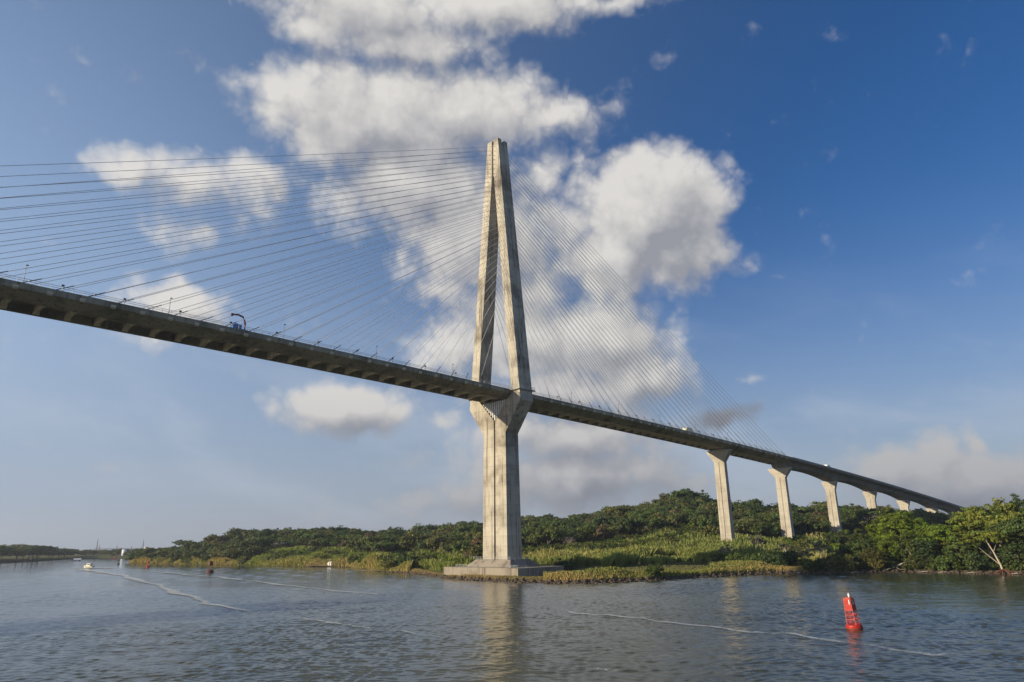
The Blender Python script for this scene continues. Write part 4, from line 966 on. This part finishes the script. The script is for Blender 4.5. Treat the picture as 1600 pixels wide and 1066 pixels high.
# -- clouds: soft-edged cumulus heaps placed by azimuth and elevation, broken up by fractal noise
CL = [  # column, row, half width, half height, tilt, weight
 (560, 10, 190, 75, 0, 1), (760, 5, 190, 60, 0, 1), (960, 0, 150, 36, 0, .62), (480, 40, 80, 45, 0, .8), (620, 60, 150, 60, 0, .9),
 (470, 150, 110, 75, 10, .85), (600, 190, 190, 110, 0, 1.1), (720, 170, 170, 85, 0, 1.0), (860, 185, 130, 48, -8, .75), (940, 165, 70, 34, -10, .6),
 (640, 300, 160, 90, 0, 1.05), (740, 370, 130, 110, 0, 1.1), (700, 450, 90, 60, 0, .75), (835, 275, 90, 60, 0, .62),
 (1012, 335, 118, 100, 0, 1.6), (960, 400, 105, 80, 0, 1.2), (1055, 395, 85, 72, 0, 1.1), (1120, 395, 55, 40, 0, .5), (885, 345, 80, 90, 0, .75),
 (820, 530, 160, 65, 0, 1.05), (930, 530, 130, 66, 0, 1.1), (990, 590, 100, 58, 0, 1.0), (870, 600, 140, 45, 0, .85), (720, 540, 90, 60, 0, .9), (800, 470, 130, 60, 0, .8),
 (205, 262, 90, 42, -8, .8), (300, 290, 110, 62, 0, .75), (395, 275, 80, 50, 0, .75), (290, 360, 90, 45, 0, .6), (390, 330, 70, 50, 0, .5),
 (285, 478, 110, 48, 0, .95), (210, 525, 100, 30, 10, .45), (535, 632, 105, 48, 0, 1.1), (690, 650, 45, 22, 0, .65),
 (890, 680, 180, 52, 0, 1.0), (720, 775, 160, 46, 0, .75), (900, 750, 220, 66, 0, .95), (1020, 745, 110, 40, 0, .75), (930, 800, 160, 30, 0, .6),
 (1500, 750, 180, 66, 0, 1.0), (1390, 745, 130, 44, 0, .8), (1590, 745, 130, 66, 0, 1.0), (1516, 690, 26, 22, 0, .9), (1145, 660, 62, 24, 0, .75),
 (1040, 96, 60, 30, -25, .30), (185, 730, 60, 18, 0, .35), (525, 795, 60, 20, 0, .35), (1170, 600, 60, 18, 0, .36), (620, 705, 60, 30, 0, .38)]
def cloud_field(name, fine):
    gt = bpy.data.node_groups.new(name, 'ShaderNodeTree')
    gt.interface.new_socket('Vector', in_out='INPUT', socket_type='NodeSocketVector'); gt.interface.new_socket('Field', in_out='OUTPUT', socket_type='NodeSocketFloat'); gt.interface.new_socket('Detail', in_out='OUTPUT', socket_type='NodeSocketFloat')
    g = N(gt); gi = g('NodeGroupInput'); go = g('NodeGroupOutput')
    di = g('ShaderNodeVectorMath', {0: gi.outputs[0]}, operation='NORMALIZE').outputs[0]
    sp = g('ShaderNodeSeparateXYZ', {0: di})
    ve = g('ShaderNodeCombineXYZ', {0: g.math('MULTIPLY', g.math('ARCTAN2', sp.outputs[1], sp.outputs[0]), 57.2958), 1: g.math('MULTIPLY', g.math('ARCSINE', sp.outputs[2]), 57.2958), 2: 0.0}).outputs[0]
    # angle-space distortion so that no outline stays an ellipse
    sw = g('ShaderNodeTexNoise', {'Vector': di, 'Scale': 9.0, 'Detail': 3.0 if fine else 1.0, 'Roughness': .55}).outputs['Color']
    sv = g('ShaderNodeVectorMath', {0: sw, 1: (4.2, 4.2, 0), 2: (-2.1, -2.1, 0)}, operation='MULTIPLY_ADD').outputs[0]
    vd = g('ShaderNodeVectorMath', {0: ve, 1: sv}, operation='ADD').outputs[0]
    acc = None
    for (px, py, rx, ry, rot, wt_) in CL:
        if not fine and rx*ry < 1600: continue
        a0, e0 = azel(px, py); a1, e1 = azel(px+rx, py); a2, e2 = azel(px, py-ry)
        h_ = 1/(1.5*math.hypot(a1-a0, e1-e0)); v_ = 1/(1.5*math.hypot(a2-a0, e2-e0))
        mp = g('ShaderNodeMapping', {'Vector': vd, 'Location': (-a0*h_, -e0*v_, 0), 'Scale': (h_, v_, 0)}, vector_type='POINT').outputs[0]
        gr = g('ShaderNodeTexGradient', {'Vector': mp}, gradient_type='SPHERICAL').outputs['Fac']
        gr = g.math('MULTIPLY', gr, wt_)
        acc = gr if acc is None else g.math('SMOOTH_MAX', acc, gr, .16)
    f1 = g.noise(di, 13.0, 9 if fine else 3, .56)
    det = g.math('MULTIPLY', g.math('SUBTRACT', f1, .5), .80)
    if fine:     # rounded billows
        wv = g('ShaderNodeVectorMath', {0: g('ShaderNodeTexNoise', {'Vector': di, 'Scale': 30.0, 'Detail': 3.0}).outputs['Color'], 1: (.03, .03, .03)}, operation='MULTIPLY').outputs[0]
        wv = g('ShaderNodeVectorMath', {0: di, 1: wv}, operation='ADD').outputs[0]
        vo = g('ShaderNodeTexVoronoi', {'Vector': wv, 'Scale': 22.0, 'Detail': 2.0, 'Roughness': .5, 'Lacunarity': 2.3}, feature='F1').outputs['Distance']
        det = g.math('ADD', det, g.math('MULTIPLY', g.math('SUBTRACT', .42, vo), .45))
    g.l.new(g.math('ADD', acc, g.math('MULTIPLY', det, .66)), go.inputs[0]); g.l.new(det, go.inputs[1])
    return gt
G_FINE = cloud_field('cloud_field', True); G_SOFT = cloud_field('cloud_field_soft', False)
sp = n('ShaderNodeSeparateXYZ', {0: geo})
az = n.math('MULTIPLY', n.math('ARCTAN2', sp.outputs[1], sp.outputs[0]), 57.2958); el = n.math('MULTIPLY', n.math('ARCSINE', sp.outputs[2]), 57.2958)
LDIR = (SUN+Vector((0, 0, .75))).normalized()
def field(k, gt):
    v = n('ShaderNodeVectorMath', {0: geo, 1: tuple(LDIR*k)}, operation='ADD').outputs[0]
    x = n('ShaderNodeGroup', {}); x.node_tree = gt; n.l.new(v, x.inputs[0]); return x.outputs[0], x.outputs[1]
d0, det0 = field(0, G_FINE); d1, _ = field(.035, G_SOFT); d2, _ = field(.085, G_SOFT)
alpha = n.ramp(d0, .07, .56)
alpha = n.math('MULTIPLY', alpha, .96)
thick = n.ramp(d0, .3, 1.2)
# light that reaches a point of the heap: little where much cloud lies between it and the sun
occ = n.math('ADD', n.math('MULTIPLY', n.math('MAXIMUM', d1, 0), .75), n.math('MULTIPLY', n.math('MAXIMUM', d2, 0), .75))
lit = n.math('POWER', 2.718, n.math('MULTIPLY', occ, -.50))
rim = n.math('MULTIPLY', n.math('SUBTRACT', d0, d1), .55)
lum = n.math('ADD', n.math('ADD', n.math('MULTIPLY', lit, .42), n.math('MULTIPLY', rim, .7)), .40)
lum = n.math('ADD', lum, n.math('MULTIPLY', det0, .11))
elf = n.ramp(el, 2.0, 16.0)
lum = n.math('MULTIPLY', n.math('MINIMUM', n.math('MAXIMUM', lum, .40), .76), n.math('ADD', n.math('MULTIPLY', elf, .30), .70))
# one small cloud by the right-hand stays lies in the shadow of the heap above it
da_, de_ = azel(1145, 660); kx = n('ShaderNodeMapping', {'Vector': n('ShaderNodeCombineXYZ', {0: az, 1: el, 2: 0.0}).outputs[0], 'Location': (-da_/5.0, -de_/2.6, 0), 'Scale': (1/5.0, 1/2.6, 0)}, vector_type='POINT').outputs[0]
dk_ = n('ShaderNodeTexGradient', {'Vector': kx}, gradient_type='SPHERICAL').outputs['Fac']
lum = n.math('MULTIPLY', lum, n.math('SUBTRACT', 1.0, n.math('MULTIPLY', n.ramp(dk_, 0, .4), .55)))
shade = n.mix(n.ramp(lum, .2, .75), (.72, .76, .90), (1.0, .965, .92))
cl = n('ShaderNodeVectorMath', {0: shade, 1: (1, 1, 1)}, operation='MULTIPLY').outputs[0]
s_ = n('ShaderNodeVectorMath', {0: cl}, operation='SCALE'); n.l.new(lum, s_.inputs['Scale'])
# -- clear air: the sky model, graded towards the deep blue of the photograph
skyc = n('ShaderNodeVectorMath', {0: sky.outputs[0], 1: SKY_TINT}, operation='MULTIPLY').outputs[0]
hs = n('ShaderNodeHueSaturation', {'Saturation': SKY_SAT, 'Value': 1.0, 'Color': skyc}).outputs[0]
wisp = n('ShaderNodeCombineXYZ', {0: n.math('MULTIPLY', az, .35), 1: n.math('ADD', el, n.math('MULTIPLY', az, -.22)), 2: 1.0}).outputs[0]
wf = n.math('MULTIPLY', n.ramp(n.noise(wisp, .16, 6, .55, .3), .44, .70), n.math('MULTIPLY', n.ramp(el, 22, 8), .42))
# pale glow of the moist air: towards the sun and low over the horizon
sd_ = n('ShaderNodeVectorMath', {0: geo, 1: tuple(SUN)}, operation='DOT_PRODUCT').outputs['Value']
gl = n.math('MULTIPLY', n.ramp(sd_, -.55, .62), n.math('ADD', n.math('MULTIPLY', n.ramp(el, 45, 6), .58), .30))
hz_ = n.math('MULTIPLY', n.math('POWER', n.ramp(el, 30, -3), 1.6), .85)
bg1 = n('ShaderNodeBackground', {'Color': hs, 'Strength': SKY_STR*WS})
bgl = n('ShaderNodeBackground', {'Color': (.42, .575, .80, 1), 'Strength': WS}); bgh = n('ShaderNodeBackground', {'Color': (.35, .42, .53, 1), 'Strength': WS})
mg = n('ShaderNodeMixShader', {0: gl, 1: bg1.outputs[0], 2: bgl.outputs[0]})
bg1 = n('ShaderNodeMixShader', {0: hz_, 1: mg.outputs[0], 2: bgh.outputs[0]})
bg2 = n('ShaderNodeBackground', {'Color': s_.outputs[0], 'Strength': WS})
bgw = n('ShaderNodeBackground', {'Color': (.52, .58, .68, 1), 'Strength': WS})
m0 = n('ShaderNodeMixShader', {0: wf, 1: bg1.outputs[0], 2: bgw.outputs[0]})
mx = n('ShaderNodeMixShader', {0: alpha, 1: m0.outputs[0], 2: bg2.outputs[0]})
out = n('ShaderNodeOutputWorld'); n.l.new(mx.outputs[0], out.inputs[0])

# ------------------------------------------------------------------ air
if HAZE:
    b = MB(); b.box(-9500, 9500, -9500, 9500, -4, 215); hz = b.build('haze', plain('air', (1, 1, 1)))
    m, n, out = new_mat('haze'); v = n('ShaderNodeVolumePrincipled', {'Color': (.80, .86, .95, 1), 'Density': HAZE, 'Anisotropy': .3}); n.l.new(v.outputs[0], out.inputs['Volume'])
    hz.data.materials.clear(); hz.data.materials.append(m); tag(hz, kind='stuff')

sc.render.engine = 'CYCLES'
sc.view_settings.view_transform = 'Standard'; sc.view_settings.look = 'None'; sc.view_settings.exposure = EXPO; sc.view_settings.gamma = 1.0
sc.cycles.use_denoising = True
sc.cycles.max_bounces = 6; sc.cycles.transparent_max_bounces = 12; sc.cycles.volume_bounces = 0
w.cycles.sampling_method = 'MANUAL'; w.cycles.sample_map_resolution = 256
